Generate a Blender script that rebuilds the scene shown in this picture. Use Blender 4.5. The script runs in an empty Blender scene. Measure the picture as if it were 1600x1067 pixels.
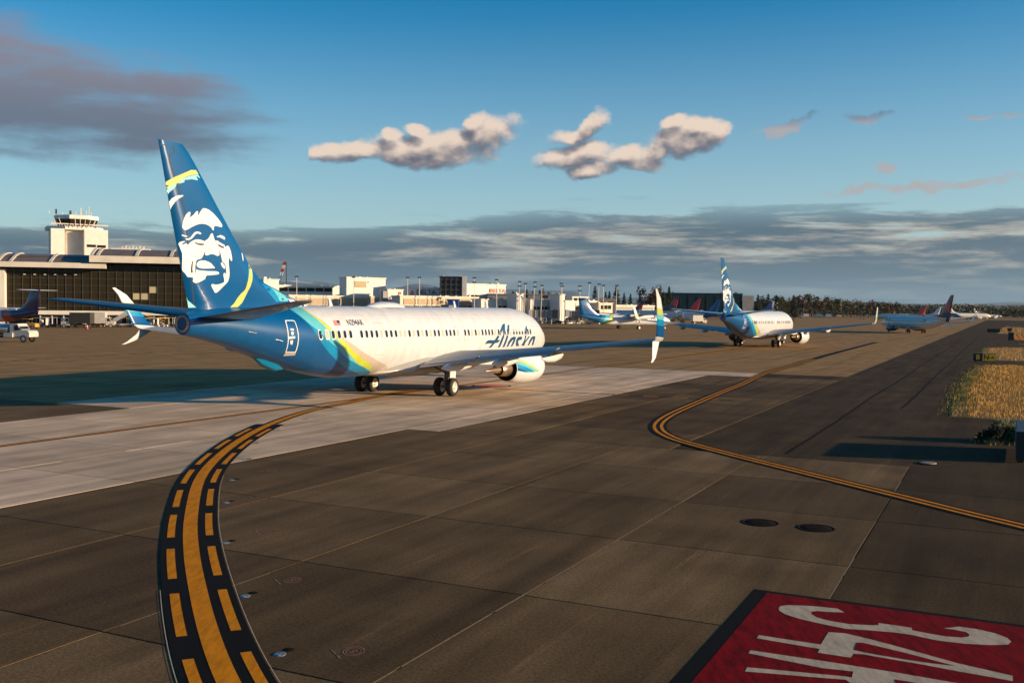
import bpy, bmesh, math, random
from mathutils import Vector, Matrix
from mathutils.geometry import tessellate_polygon
random.seed(7)
SC = bpy.context.scene
COL = SC.collection
R_ = math.radians

# ---------------------------------------------------------------- camera
F, PIT, CH, ROLL = 1556.0, .0335, 5.4135, .0112
cam = bpy.data.objects.new('camera', bpy.data.cameras.new('camera'))
cam.data.sensor_width = 36; cam.data.lens = 36 * F / 1600
cam.data.clip_start = .5; cam.data.clip_end = 60000
COL.objects.link(cam)
cam.matrix_world = Matrix.Translation((0, 0, CH)) @ Matrix.Rotation(math.pi/2 - PIT, 4, 'X') @ Matrix.Rotation(ROLL, 4, 'Z')
SC.camera = cam

# ---------------------------------------------------------------- light and exposure
SUN_AZ, SUN_EL = -11.0, 9.6        # direction towards the sun: degrees from +X, degrees above the ground
sun = bpy.data.objects.new('sun', bpy.data.lights.new('sun', 'SUN'))
sun.data.energy = 5.0; sun.data.angle = R_(.5); sun.data.color = (1, .735, .45)
COL.objects.link(sun)
sd = Vector((math.cos(R_(SUN_EL))*math.cos(R_(SUN_AZ)), math.cos(R_(SUN_EL))*math.sin(R_(SUN_AZ)), math.sin(R_(SUN_EL))))
sun.rotation_euler = sd.to_track_quat('Z', 'Y').to_euler()
SC.view_settings.view_transform = 'Standard'; SC.view_settings.look = 'None'
SC.view_settings.exposure = 0.88; SC.view_settings.gamma = 1
SC.view_settings.use_curve_mapping = False

# ---------------------------------------------------------------- pixel of the photo -> place in the world
cr, sr, cp, sp = math.cos(ROLL), math.sin(ROLL), math.cos(PIT), math.sin(PIT)
def ray(px, py):
    a, b = px - 800, py - 533.5
    u = (cr*a + sr*b)/F; v = -(-sr*a + cr*b)/F
    return Vector((u, cp + v*sp, -sp + v*cp))
def G(px, py, z=0.0):
    d = ray(px, py); t = (z - CH)/d.z
    return Vector((d.x*t, d.y*t, z))
def AT(px, py, Y):
    d = ray(px, py); t = Y/d.y
    return Vector((d.x*t, Y, CH + d.z*t))
def azel(px, py):
    d = ray(px, py).normalized()
    return math.atan2(d.x, d.y), math.asin(d.z)

# ---------------------------------------------------------------- world: daylight sky with clouds
SKYK = .070
def CK(r, g, b):
    f = lambda v: (v/255/12.92 if v < 10.3 else ((v/255 + .055)/1.055)**2.4)/(2**SC.view_settings.exposure*SKYK)
    return (f(r), f(g), f(b))
SKY_SAT, SKY_HUE = 1.55, .5; STRAT_TILT, STRAT_SEED = .035, 3.1
VEIL = CK(178, 208, 222); STRAT_DARK = CK(68, 92, 110); STRAT_LIT = CK(180, 172, 160); HORIZ = CK(78, 118, 138)
GREY_LO = CK(100, 110, 128); GREY_HI = CK(142, 134, 144); CUM_DARK = CK(96, 97, 113); CUM_LIT = CK(240, 216, 196)
def build_world():
    w = bpy.data.worlds.new('World'); SC.world = w; w.use_nodes = True
    nt = w.node_tree; N = nt.nodes; N.clear()
    def new(t, tree=nt, **k):
        n = tree.nodes.new(t)
        for a, b in k.items(): setattr(n, a, b)
        return n
    def mathn(op, a, b=None, c=None, tree=nt, clamp=False):
        n = new('ShaderNodeMath', tree, operation=op, use_clamp=clamp)
        for i, v in enumerate((a, b, c)):
            if v is None: continue
            if isinstance(v, (int, float)): n.inputs[i].default_value = v
            else: tree.links.new(v, n.inputs[i])
        return n.outputs[0]
    def maprange(x, a, b, c=0, d=1, tree=nt, smooth=True):
        n = new('ShaderNodeMapRange', tree, interpolation_type='SMOOTHSTEP' if smooth else 'LINEAR')
        tree.links.new(x, n.inputs[0])
        for i, v in enumerate((a, b, c, d)): n.inputs[i+1].default_value = v
        return n.outputs[0]
    def mix(f, a, b, tree=nt):
        n = new('ShaderNodeMix', tree, data_type='RGBA')
        for i, v in ((0, f), (6, a), (7, b)):
            if isinstance(v, (int, float)): n.inputs[i].default_value = v
            elif isinstance(v, tuple): n.inputs[i].default_value = (*v, 1)
            else: tree.links.new(v, n.inputs[i])
        return n.outputs[2]
    L = nt.links.new
    sky = new('ShaderNodeTexSky', sky_type='NISHITA')
    sky.sun_disc = False; sky.sun_elevation = R_(SUN_EL); sky.sun_rotation = R_(90 - SUN_AZ)
    sky.altitude = 100; sky.air_density = 1.0; sky.dust_density = .6; sky.ozone_density = 2.5
    tc = new('ShaderNodeTexCoord')
    sep = new('ShaderNodeSeparateXYZ'); L(tc.outputs['Generated'], sep.inputs[0])
    az = mathn('ARCTAN2', sep.outputs[0], sep.outputs[1])
    el = mathn('ARCSINE', sep.outputs[2])
    cmb = new('ShaderNodeCombineXYZ'); L(az, cmb.inputs[0]); L(el, cmb.inputs[1])
    P = cmb.outputs[0]
    # a cumulus density group: soft blobs broken up by noise
    def blob_group(name, blobs, nscale, namp, stretch, lo, hi, det, warp=0.):
        g = bpy.data.node_groups.new(name, 'ShaderNodeTree')
        g.interface.new_socket('P', in_out='INPUT', socket_type='NodeSocketVector')
        g.interface.new_socket('D', in_out='OUTPUT', socket_type='NodeSocketFloat')
        g.interface.new_socket('T', in_out='OUTPUT', socket_type='NodeSocketFloat')
        gi = g.nodes.new('NodeGroupInput'); go = g.nodes.new('NodeGroupOutput')
        acc = None; src = gi.outputs[0]
        if warp:
            wn = g.nodes.new('ShaderNodeTexNoise'); wn.inputs['Scale'].default_value = 22; wn.inputs['Detail'].default_value = 4; wn.inputs['Roughness'].default_value = .6; g.links.new(src, wn.inputs['Vector'])
            ws = g.nodes.new('ShaderNodeVectorMath'); ws.operation = 'SUBTRACT'; g.links.new(wn.outputs['Color'], ws.inputs[0]); ws.inputs[1].default_value = (.5, .5, .5)
            wa = g.nodes.new('ShaderNodeVectorMath'); wa.operation = 'MULTIPLY_ADD'; g.links.new(ws.outputs[0], wa.inputs[0]); wa.inputs[1].default_value = (warp*1.5, warp, 0); g.links.new(src, wa.inputs[2]); src = wa.outputs[0]
        for (px, py, rx, ry, tilt) in blobs:
            a, e = azel(px, py); rx, ry = rx/F, ry/F; c, s = math.cos(tilt), math.sin(tilt)
            sub = g.nodes.new('ShaderNodeVectorMath'); sub.operation = 'SUBTRACT'
            g.links.new(src, sub.inputs[0]); sub.inputs[1].default_value = (a, e, 0)
            vals = []
            for vec in ((c/rx, s/rx, 0), (-s/ry, c/ry, 0)):
                dt = g.nodes.new('ShaderNodeVectorMath'); dt.operation = 'DOT_PRODUCT'
                g.links.new(sub.outputs[0], dt.inputs[0]); dt.inputs[1].default_value = vec
                vals.append(mathn('POWER', mathn('ABSOLUTE', dt.outputs['Value'], tree=g), 2.0, tree=g))
            r = mathn('ADD', *vals, tree=g)
            m = mathn('SUBTRACT', 1.0, r, tree=g)
            acc = m if acc is None else mathn('SMOOTH_MAX', acc, m, .25, tree=g)
        acc = mathn('MAXIMUM', acc, -3.0, tree=g)
        mp = g.nodes.new('ShaderNodeMapping'); g.links.new(gi.outputs[0], mp.inputs[0]); mp.inputs['Scale'].default_value = (1, stretch, 1)
        nz = g.nodes.new('ShaderNodeTexNoise'); nz.inputs['Scale'].default_value = nscale; nz.inputs['Detail'].default_value = det; nz.inputs['Roughness'].default_value = .55
        g.links.new(mp.outputs[0], nz.inputs['Vector'])
        t = mathn('MULTIPLY_ADD', mathn('SUBTRACT', nz.outputs['Fac'], .5, tree=g), namp, acc, tree=g)
        g.links.new(maprange(t, lo, hi, tree=g), go.inputs[0]); g.links.new(t, go.inputs[1])
        return g
    def use(g, vec, k=0):
        n = new('ShaderNodeGroup'); n.node_tree = g; L(vec, n.inputs[0]); return n.outputs[k]
    def offs(dx, dy):
        n = new('ShaderNodeVectorMath', operation='ADD'); L(P, n.inputs[0]); n.inputs[1].default_value = (dx/F, dy/F, 0); return n.outputs[0]
    base = new('ShaderNodeHueSaturation'); L(sky.outputs[0], base.inputs['Color'])
    base.inputs['Saturation'].default_value = SKY_SAT; base.inputs['Hue'].default_value = SKY_HUE; base.inputs['Value'].default_value = 1.3
    col = base.outputs[0]
    # pale warm veil low down
    veil = maprange(el, R_(1), R_(19), .62, 0)
    col = mix(veil, col, VEIL)
    base_col = col
    def background(c):
        n = new('ShaderNodeBackground'); n.inputs[1].default_value = SKYK; L(c, n.inputs[0]); return n.outputs[0]
    def choose(mask, a, b):
        n = new('ShaderNodeMixShader'); L(mask, n.inputs[0]); L(a, n.inputs[1]); L(b, n.inputs[2]); return n.outputs[0]
    def window(x0, y0, x1, y1):      # 1 inside a patch of sky, else 0 (saves working out clouds elsewhere)
        a0, a1 = azel(x0, (y0+y1)/2)[0], azel(x1, (y0+y1)/2)[0]; e0, e1 = azel((x0+x1)/2, y1)[1], azel((x0+x1)/2, y0)[1]
        m = mathn('MULTIPLY', mathn('GREATER_THAN', az, a0), mathn('LESS_THAN', az, a1))
        return mathn('MULTIPLY', m, mathn('MULTIPLY', mathn('GREATER_THAN', el, e0), mathn('LESS_THAN', el, e1)))
    # layered stratus low over the horizon, everywhere round
    def streak(scale, sx, sy, seed, det):
        mp = new('ShaderNodeMapping'); L(P, mp.inputs[0]); mp.inputs['Scale'].default_value = (sx, sy, 1); mp.inputs['Location'].default_value = (seed, seed*1.7, 0); mp.inputs['Rotation'].default_value = (0, 0, STRAT_TILT)
        nz = new('ShaderNodeTexNoise'); nz.inputs['Scale'].default_value = scale; nz.inputs['Detail'].default_value = det; nz.inputs['Roughness'].default_value = .64; nz.inputs['Distortion'].default_value = .25
        L(mp.outputs[0], nz.inputs['Vector']); return nz.outputs['Fac']
    s1 = streak(6.0, 1, 8.5, STRAT_SEED, 9)
    elS = mathn('SUBTRACT', el, maprange(az, -.28, .12, 0, R_(1.4)))      # the bank stands higher towards the right
    band = mathn('MULTIPLY', maprange(elS, R_(5.6), R_(2.9)), maprange(el, R_(-2), R_(.6), .45, 1))
    sm = mathn('MULTIPLY', maprange(mathn('ADD', s1, mathn('MULTIPLY', band, .30)), .60, .745), band)
    scol = mix(maprange(s1, .37, .54), STRAT_LIT, STRAT_DARK)
    low = mix(mathn('MULTIPLY', sm, .92), base_col, scol)
    low = mix(maprange(el, R_(3.6), R_(.2), 0, .85), low, HORIZ)      # bluish air at the horizon
    sh = choose(mathn('LESS_THAN', el, R_(7.2)), background(base_col), background(low))
    # thin wisps
    wisps = [(1215, 205, 60, 9, .3), (1445, 288, 140, 8, .06), (1382, 259, 20, 8, 0), (1360, 181, 42, 9, .08), (1540, 186, 40, 5, 0)]
    gW = blob_group('wisps', wisps, 44, 3.2, 1.8, -.3, 1.3, 6, .04)
    w0 = use(gW, P)
    wc = mix(mathn('MULTIPLY', w0, .8), base_col, mix(maprange(el, azel(1360, 200)[1], azel(1360, 172)[1]), CK(182, 170, 168), CK(84, 96, 118)))
    sh = choose(window(1158, 140, 1700, 315), sh, background(wc))
    # cumulus puffs
    for puffs, win in (([(552, 236, 70, 17, .05), (640, 234, 95, 25, 0), (700, 228, 80, 31, .08), (765, 210, 54, 26, .35), (745, 190, 24, 16, 0), (652, 207, 24, 14, 0), (612, 215, 22, 13, 0)], (482, 140, 826, 300)),
             ([(925, 197, 34, 17, .7), (890, 214, 44, 12, .1), (872, 250, 40, 14, .05), (905, 240, 52, 22, .1), (920, 264, 40, 14, 0), (975, 242, 56, 20, .15), (1000, 254, 44, 14, 0), (1022, 236, 34, 18, .2),
             (1075, 218, 62, 28, .1), (1095, 200, 42, 20, -.1), (1060, 195, 30, 14, .2), (1120, 203, 26, 16, 0)], (826, 140, 1158, 300))):
        gC = blob_group('cumulus', puffs, 34, 2.0, 1.35, -.25, .72, 7, .024)
        d0 = use(gC, P); t0 = use(gC, P, 1); t1 = use(gC, offs(7, 17), 1)
        ccol = mix(maprange(mathn('SUBTRACT', t0, t1), -.6, .8), CUM_DARK, CUM_LIT)
        sh = choose(window(*win), sh, background(mix(mathn('MULTIPLY', d0, .96), base_col, ccol)))
    # wide soft grey cloud upper left
    gA = blob_group('grey_cloud', [(-160, 110, 250, 90, .02), (40, 150, 300, 75, -.06), (210, 192, 170, 42, -.06), (190, 135, 170, 28, .02), (-40, 70, 150, 40, -.15)], 9, 2.6, 5.5, -.6, 1.0, 7, .03)
    dA = use(gA, P)
    eA = maprange(el, azel(200, 225)[1], azel(200, 60)[1])
    gcol = mix(mathn('MULTIPLY', dA, .93), base_col, mix(eA, GREY_LO, GREY_HI))
    sh = choose(window(-700, -60, 482, 290), sh, background(gcol))
    out = new('ShaderNodeOutputWorld'); L(sh, out.inputs[0])
    w.cycles.sampling_method = 'MANUAL'; w.cycles.sample_map_resolution = 256
build_world()
# ---------------------------------------------------------------- mesh and material helpers
class MB:
    def __init__(s): s.v = []; s.f = []; s.m = []; s.sm = []
    def add(s, vs, fs, m=0, smooth=False):
        b = len(s.v); s.v += [tuple(v) for v in vs]
        for f in fs: s.f.append(tuple(i + b for i in f)); s.m.append(m); s.sm.append(smooth)
        return s
    def box(s, c, d, m=0, rz=0, ry=0):
        hx, hy, hz = d[0]/2, d[1]/2, d[2]/2
        M = Matrix.Rotation(rz, 3, 'Z') @ Matrix.Rotation(ry, 3, 'Y')
        vs = [Vector(c) + M @ Vector((x*hx, y*hy, z*hz)) for z in (-1, 1) for x, y in ((-1, -1), (1, -1), (1, 1), (-1, 1))]
        return s.add(vs, [(3, 2, 1, 0), (4, 5, 6, 7), (0, 1, 5, 4), (1, 2, 6, 5), (2, 3, 7, 6), (3, 0, 4, 7)], m)
    def box2(s, a, b, m=0):
        return s.box([(a[i]+b[i])/2 for i in range(3)], [abs(b[i]-a[i]) for i in range(3)], m)
    def loft(s, rings, m=0, smooth=True, cap=True, closed=True):
        n = len(rings[0]); fs = []
        for i in range(len(rings)-1):
            for j in range(n if closed else n-1):
                k = (j+1) % n; fs.append((i*n+j, i*n+k, (i+1)*n+k, (i+1)*n+j))
        s.add([p for r in rings for p in r], fs, m, smooth)
        if cap:
            s.add(rings[0], [tuple(range(n))[::-1]], m); s.add(rings[-1], [tuple(range(n))], m)
        return s
    def tube(s, a, b, r, r2=None, n=10, m=0, cap=True, smooth=True):
        a, b = Vector(a), Vector(b); d = (b-a).normalized(); q = d.to_track_quat('Z', 'X'); r2 = r if r2 is None else r2
        ring = lambda c, rr: [c + q @ Vector((rr*math.cos(2*math.pi*i/n), rr*math.sin(2*math.pi*i/n), 0)) for i in range(n)]
        return s.loft([ring(a, r), ring(b, r2)], m, smooth, cap)
    def lathe(s, o, axis, prof, n=24, m=0, smooth=True, cap=False, squash=None):
        o = Vector(o); q = Vector(axis).normalized().to_track_quat('Z', 'X'); rings = []
        for t, r in prof:
            rg = [o + q @ Vector((r*math.cos(2*math.pi*i/n), r*math.sin(2*math.pi*i/n), t)) for i in range(n)]
            rings.append(rg)
        return s.loft(rings, m, smooth, cap)
    def prism(s, pts, h0, h1, m=0):       # upright prism on a ground polygon (counter-clockwise)
        n = len(pts); lo = [(p[0], p[1], h0) for p in pts]; hi = [(p[0], p[1], h1) for p in pts]
        s.add(lo+hi, [tuple(range(n))[::-1], tuple(range(n, 2*n))] + [(i, (i+1) % n, n+(i+1) % n, n+i) for i in range(n)], m); return s
    def blob(s, c, rad, m=0, seed=0, sub=1):
        bm = bmesh.new(); bmesh.ops.create_icosphere(bm, subdivisions=sub, radius=1)
        rnd = random.Random(seed); vs = []
        for v in bm.verts:
            k = .8 + .4*rnd.random(); vs.append((c[0]+v.co.x*rad[0]*k, c[1]+v.co.y*rad[1]*k, c[2]+v.co.z*rad[2]*k))
        s.add(vs, [[v.index for v in f.verts] for f in bm.faces], m, True); bm.free(); return s
    def mesh(s, name, mats):
        me = bpy.data.meshes.new(name); me.from_pydata(s.v, [], s.f)
        for mt in (mats if isinstance(mats, (list, tuple)) else [mats]): me.materials.append(mt)
        me.polygons.foreach_set('material_index', s.m); me.polygons.foreach_set('use_smooth', s.sm); me.update()
        return me
    def obj(s, name, mats, parent=None):
        return link(name, s.mesh(name, mats), parent)
def link(name, data, parent=None, loc=None, rz=None):
    o = bpy.data.objects.new(name, data); COL.objects.link(o)
    if parent: o.parent = parent
    if loc is not None: o.location = loc
    if rz is not None: o.rotation_euler.z = rz
    return o
def empty(name, loc, rz=0):
    o = link(name, None, None, loc, rz); o.empty_display_size = .5; return o
def tag(o, label, cat, group=None):
    o['label'] = label; o['category'] = cat
    if group: o['group'] = group
    return o
def structure(o): o['kind'] = 'structure'; return o
def copy_tree(o, parent=None):
    c = o.copy(); COL.objects.link(c); c.parent = parent
    for ch in list(o.children): copy_tree(ch, c)
    return c

def nodes_of(name):
    m = bpy.data.materials.new(name); m.use_nodes = True
    return m, m.node_tree, m.node_tree.nodes['Principled BSDF']
def setp(b, **k):
    for a, v in k.items():
        a = {'rough': 'Roughness', 'metal': 'Metallic', 'coat': 'Coat Weight', 'spec': 'Specular IOR Level', 'coatr': 'Coat Roughness'}[a]
        b.inputs[a].default_value = v
MATS = {}
def mat(name, c, rough=.6, metal=0., var=.12, scale=3., coat=0., spec=.5, bump=0., bscale=40.):
    if name in MATS: return MATS[name]
    m, nt, b = nodes_of(name); setp(b, rough=rough, metal=metal, coat=coat, spec=spec)
    if var:
        tc = nt.nodes.new('ShaderNodeTexCoord'); nz = nt.nodes.new('ShaderNodeTexNoise'); nz.inputs['Scale'].default_value = scale; nz.inputs['Detail'].default_value = 4
        nt.links.new(tc.outputs['Object'], nz.inputs['Vector'])
        rp = nt.nodes.new('ShaderNodeValToRGB'); e = rp.color_ramp.elements
        e[0].position = .3; e[1].position = .7
        e[0].color = (*[x*(1-var) for x in c], 1); e[1].color = (*[min(1, x*(1+var)) for x in c], 1)
        nt.links.new(nz.outputs['Fac'], rp.inputs[0]); nt.links.new(rp.outputs[0], b.inputs['Base Color'])
    else: b.inputs['Base Color'].default_value = (*c, 1)
    if bump:
        n2 = nt.nodes.new('ShaderNodeTexNoise'); n2.inputs['Scale'].default_value = bscale; bp = nt.nodes.new('ShaderNodeBump'); bp.inputs['Strength'].default_value = bump
        tc2 = nt.nodes.new('ShaderNodeTexCoord'); nt.links.new(tc2.outputs['Object'], n2.inputs['Vector'])
        nt.links.new(n2.outputs['Fac'], bp.inputs['Height']); nt.links.new(bp.outputs[0], b.inputs['Normal'])
    MATS[name] = m; return m

TH = .4574                                     # heading of the taxiway, clockwise from +Y
# pavement: worn tones in the slab's own frame, each slab a little different
def pavement(name, c, var=.22, slabvar=.10, streak=.24, rough=.9, dark=(.03, .025, .02), speck=.42):
    m, nt, b = nodes_of(name); setp(b, rough=rough, spec=.06); L = nt.links.new; nn = nt.nodes.new
    geo = nn('ShaderNodeNewGeometry'); mp = nn('ShaderNodeMapping'); L(geo.outputs['Position'], mp.inputs[0]); mp.inputs['Rotation'].default_value = (0, 0, TH)
    def noise(sc, det, sx=1, sy=1, ro=.55):
        m2 = nn('ShaderNodeMapping'); L(mp.outputs[0], m2.inputs[0]); m2.inputs['Scale'].default_value = (sx, sy, 1)
        n = nn('ShaderNodeTexNoise'); n.inputs['Scale'].default_value = sc; n.inputs['Detail'].default_value = det; n.inputs['Roughness'].default_value = ro; L(m2.outputs[0], n.inputs['Vector']); return n.outputs['Fac']
    def rng(x, a, b_, c_, d):
        n = nn('ShaderNodeMapRange'); L(x, n.inputs[0])
        for i, v in enumerate((a, b_, c_, d)): n.inputs[i+1].default_value = v
        return n.outputs[0]
    def mul(a, b_):
        n = nn('ShaderNodeMath'); n.operation = 'MULTIPLY'; L(a, n.inputs[0]); L(b_, n.inputs[1]); return n.outputs[0]
    big = rng(noise(.35, 5), .3, .7, 1-var, 1+var)
    st = rng(noise(1.1, 4, 1, .09), .32, .68, 1-streak, 1+streak)        # drag marks along the taxiway
    fine = rng(noise(17, 4, 1, 1, .75), .32, .68, 1-speck, 1+speck)
    oi = nn('ShaderNodeObjectInfo'); sv = rng(oi.outputs['Random'], 0, 1, 1-slabvar, 1+slabvar)
    f = mul(mul(big, st), mul(fine, sv))
    vm = nn('ShaderNodeVectorMath'); vm.operation = 'SCALE'; vm.inputs[0].default_value = c; SCALEIN = vm.inputs['Scale']
    rub = rng(noise(.55, 3, 1, .03, .6), .54, .70, 1, .72); pal = rng(noise(2.3, 5, 1, .05, .7), .60, .74, 1, 1.5)
    f = mul(f, mul(rub, pal))
    L(f, SCALEIN)
    stain = rng(noise(.9, 6, 1, .35, .65), .60, .72, 0, .55)
    mx = nn('ShaderNodeMix'); mx.data_type = 'RGBA'; L(stain, mx.inputs[0]); L(vm.outputs[0], mx.inputs[6]); mx.inputs[7].default_value = (*[x*.45 + d*.3 for x, d in zip(c, dark)], 1)
    L(mx.outputs[2], b.inputs['Base Color'])
    bp = nn('ShaderNodeBump'); bp.inputs['Strength'].default_value = .35; bp.inputs['Distance'].default_value = .01; L(noise(45, 2), bp.inputs['Height']); L(bp.outputs[0], b.inputs['Normal'])
    return m
UD = Vector((math.sin(TH), math.cos(TH), 0)); ND = Vector((math.cos(TH), -math.sin(TH), 0))
def UN(u, n, z=0): return UD*u + ND*n + Vector((0, 0, z))
def toUN(p): return p.dot(UD), p.dot(ND)

# ---------------------------------------------------------------- ground, slabs, asphalt
M_apron = pavement('apron_surface', (.29, .172, .072), slabvar=0, streak=.12, speck=.12)
M_light = pavement('light_concrete', (.54, .395, .27), slabvar=.09, streak=.2, speck=.1)
M_dark = pavement('aged_concrete', (.112, .070, .034), slabvar=.24)
M_patch = pavement('patched_concrete', (.145, .092, .045), slabvar=.15); M_worn = pavement('worn_concrete', (.085, .052, .026), slabvar=.15)
M_asph = pavement('asphalt', (.062, .039, .019), slabvar=.1)
M_tar = mat('joint_tar', (.02, .018, .016), .9)
ZG = -.03
g = MB().add([(-30000, -3000, ZG), (30000, -3000, ZG), (30000, 30000, ZG), (-30000, 30000, ZG)], [(0, 1, 2, 3)]).obj('ground', M_apron); structure(g)
apron = structure(link('apron_pavement', MB().add([UN(-2, -46, -.022), UN(-2, 26, -.022), UN(36.9, 26, -.022), UN(36.9, -12, -.022), UN(86.6, -12, -.022), UN(86.6, -46, -.022)], [(5, 4, 3, 2, 1, 0)][0:1]).mesh('apron_bed', M_tar)))
SLAB = {}
def slab(u0, u1, n0, n1, m, key):
    gap = .016; w, l = n1-n0-2*gap, u1-u0-2*gap; k = (round(w, 2), round(l, 2), key)
    if k not in SLAB:
        a, b, z, e = w/2, l/2, 0, .007
        SLAB[k] = MB().add([(-a, -b, -.03), (a, -b, -.03), (a, b, -.03), (-a, b, -.03), (-a, -b, -e), (a, -b, -e), (a, b, -e), (-a, b, -e), (-a+e, -b+e, 0), (a-e, -b+e, 0), (a-e, b-e, 0), (-a+e, b-e, 0)],
            [(0, 1, 5, 4), (1, 2, 6, 5), (2, 3, 7, 6), (3, 0, 4, 7), (4, 5, 9, 8), (5, 6, 10, 9), (6, 7, 11, 10), (7, 4, 8, 11), (8, 9, 10, 11)]).mesh('slab', m)
    c = UN((u0+u1)/2, (n0+n1)/2, random.uniform(-.0015, .0015))
    link('slab', SLAB[k], apron, c, -TH)
us = [11.65 + 5.2*k for k in range(-2, 5)] + [37.5 + 4.93*k for k in range(0, 11)]
for a, b in zip(us[:-1], us[1:]):
    near = b < 38
    ns = [-40.5, -34.0, -28.8, -23.6, -18.4, -13.2, -8.0, -2.8, 2.4, 7.6, 12.8, 18.0] if near else [-46, -40.5, -34.0, -28.8, -23.6, -22.0, -18.4, -11.5]
    for c, d in zip(ns[:-1], ns[1:]):
        if near and c < -30 and a < 8: continue
        if near and c > 2 and a > 24 and c > 10: continue
        mid = (c+d)/2
        light = (mid < -23.6) if near else (mid < -22)
        if b > 86.5 and -22 < mid < -16: light = True
        right = (near and mid > -2.8 and a > 16) or (b > 86.5 and mid > -16)
        var_ = random.random()
        if not light and not right and var_ < .34: slab(a, b, c, d, M_patch if var_ < .15 else M_worn, 'P' if var_ < .15 else 'W'); continue
        slab(a, b, c, d, M_light if light else M_asph if right else M_dark, 'L' if light else 'A' if right else 'D')
# asphalt infill on the left and the wide shoulder on the right
def sheet(name, pts, z, m, parent=None):
    n = len(pts); cx = sum(p[0] for p in pts)/n
    o = MB().add([(p[0], p[1], z) for p in pts], [tuple(range(n))]).obj(name, m, parent)
    return o
structure(sheet('asphalt_infill', [UN(2, -40.5), UN(37.4, -40.5), UN(37.4, -75), UN(2, -75)], -.012, M_dark))
structure(sheet('taxiway_shoulder', [UN(37.5, -11.5), UN(37.6, -8.2), UN(36.6, -4.2), UN(35.7, -2.8), UN(37.5, -2.8), UN(37.5, 60), UN(900, 60), UN(900, -11.5)], -.014, M_asph))
# pale sealant in the long joints
M_seal = mat('joint_sealant', (.16, .11, .06), .8, var=.3, scale=6)
for n0, u0, u1 in ((-2.8, 1, 37), (-8.0, 1, 37), (-13.2, 5, 30), (-28.8, 20, 60)):
    u = u0
    while u < u1:
        du = random.uniform(1.6, 4.5)
        if random.random() < .6:
            MB().box((0, 0, 0), (.022, du-.15, .016)).obj('joint_sealant', M_seal, apron).matrix_local = Matrix.Translation(UN(u+du/2, n0 - .006, -.008)) @ Matrix.Rotation(-TH, 4, 'Z')
        u += du
# ---------------------------------------------------------------- painted markings
def paint(name, c, wear=.5, rough=.75):
    m, nt, b = nodes_of(name); setp(b, rough=rough, spec=.06); L = nt.links.new; nn = nt.nodes.new
    geo = nn('ShaderNodeNewGeometry')
    n1 = nn('ShaderNodeTexNoise'); n1.inputs['Scale'].default_value = 4.; n1.inputs['Detail'].default_value = 9; n1.inputs['Roughness'].default_value = .78
    mp = nn('ShaderNodeMapping'); L(geo.outputs['Position'], mp.inputs[0]); mp.inputs['Rotation'].default_value = (0, 0, TH); mp.inputs['Scale'].default_value = (1.6, .35, 1); L(mp.outputs[0], n1.inputs['Vector'])
    rp = nn('ShaderNodeValToRGB'); e = rp.color_ramp.elements; e[0].position = .34; e[0].color = (*[x*(1-wear) for x in c], 1); e[1].position = .58; e[1].color = (*c, 1)
    L(n1.outputs['Fac'], rp.inputs[0]); L(rp.outputs[0], b.inputs['Base Color']); return m
P_yel = paint('yellow_paint', (.68, .235, .006), .42); P_blk = paint('black_paint', (.010, .008, .006), .3); P_red = paint('red_paint', (.21, .003, .004), .75)
P_wht = paint('white_paint', (.50, .41, .30), .4); P_pnk = paint('pink_paint', (.62, .16, .15), .3); P_mark = paint('survey_paint', (.36, .19, .14), .6)
def smooth_path(pts, step=.4):
    P = [Vector(p) for p in pts]; out = []
    for i in range(len(P)-1):
        p0, p1, p2, p3 = P[max(i-1, 0)], P[i], P[i+1], P[min(i+2, len(P)-1)]; n = max(2, int((p2-p1).length/step))
        for k in range(n):
            t = k/n; out.append(.5*((2*p1) + (p2-p0)*t + (2*p0-5*p1+4*p2-p3)*t*t + (3*p1-p0-3*p2+p3)*t**3))
    return out + [P[-1]]
def ribbon(name, path, o0, o1, z, m, parent, a=None, b=None):
    acc = 0; pts = []
    for i, p in enumerate(path):
        if i: acc += (p-path[i-1]).length
        if (a is None or acc >= a) and (b is None or acc <= b): pts.append((p, (path[min(i+1, len(path)-1)]-path[max(i-1, 0)]).normalized()))
    if len(pts) < 2: return None
    vs = []
    for p, t in pts:
        r = Vector((t.y, -t.x, 0)); vs += [(p + r*o0) + Vector((0, 0, z)), (p + r*o1) + Vector((0, 0, z))]
    return MB().add(vs, [(2*i, 2*i+1, 2*i+3, 2*i+2) for i in range(len(pts)-1)]).obj(name, m, parent)
def marking(name):
    o = link(name, None); structure(o); return o
def bake(path): return sum(((path[i]-path[i-1]).length for i in range(1, len(path))))
# tar-sealed seams in the shoulder
M_seam = mat('seam_tar', (.016, .011, .007), .9, spec=.05)
for n0, u0, u1 in ((-7.3, 38.5, 210), (-5.0, 60, 260)):
    seam = [UN(u0 + (u1-u0)*i/90, n0 + .05*math.sin(i*.31) + random.uniform(-.03, .03)) for i in range(91)]
    structure(ribbon('tar_seam', seam, -.09, .07, -.0105, M_seam, None))
# straight taxiway centreline
mk = marking('taxiway_centreline'); pA = smooth_path([UN(5, -33.75), UN(60, -33.75), UN(130, -33.6), UN(400, -33)], 3)
ribbon('black_edge', pA, -.22, .22, .006, P_blk, mk); ribbon('yellow_stripe', pA, -.085, .085, .010, P_yel, mk)
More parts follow.
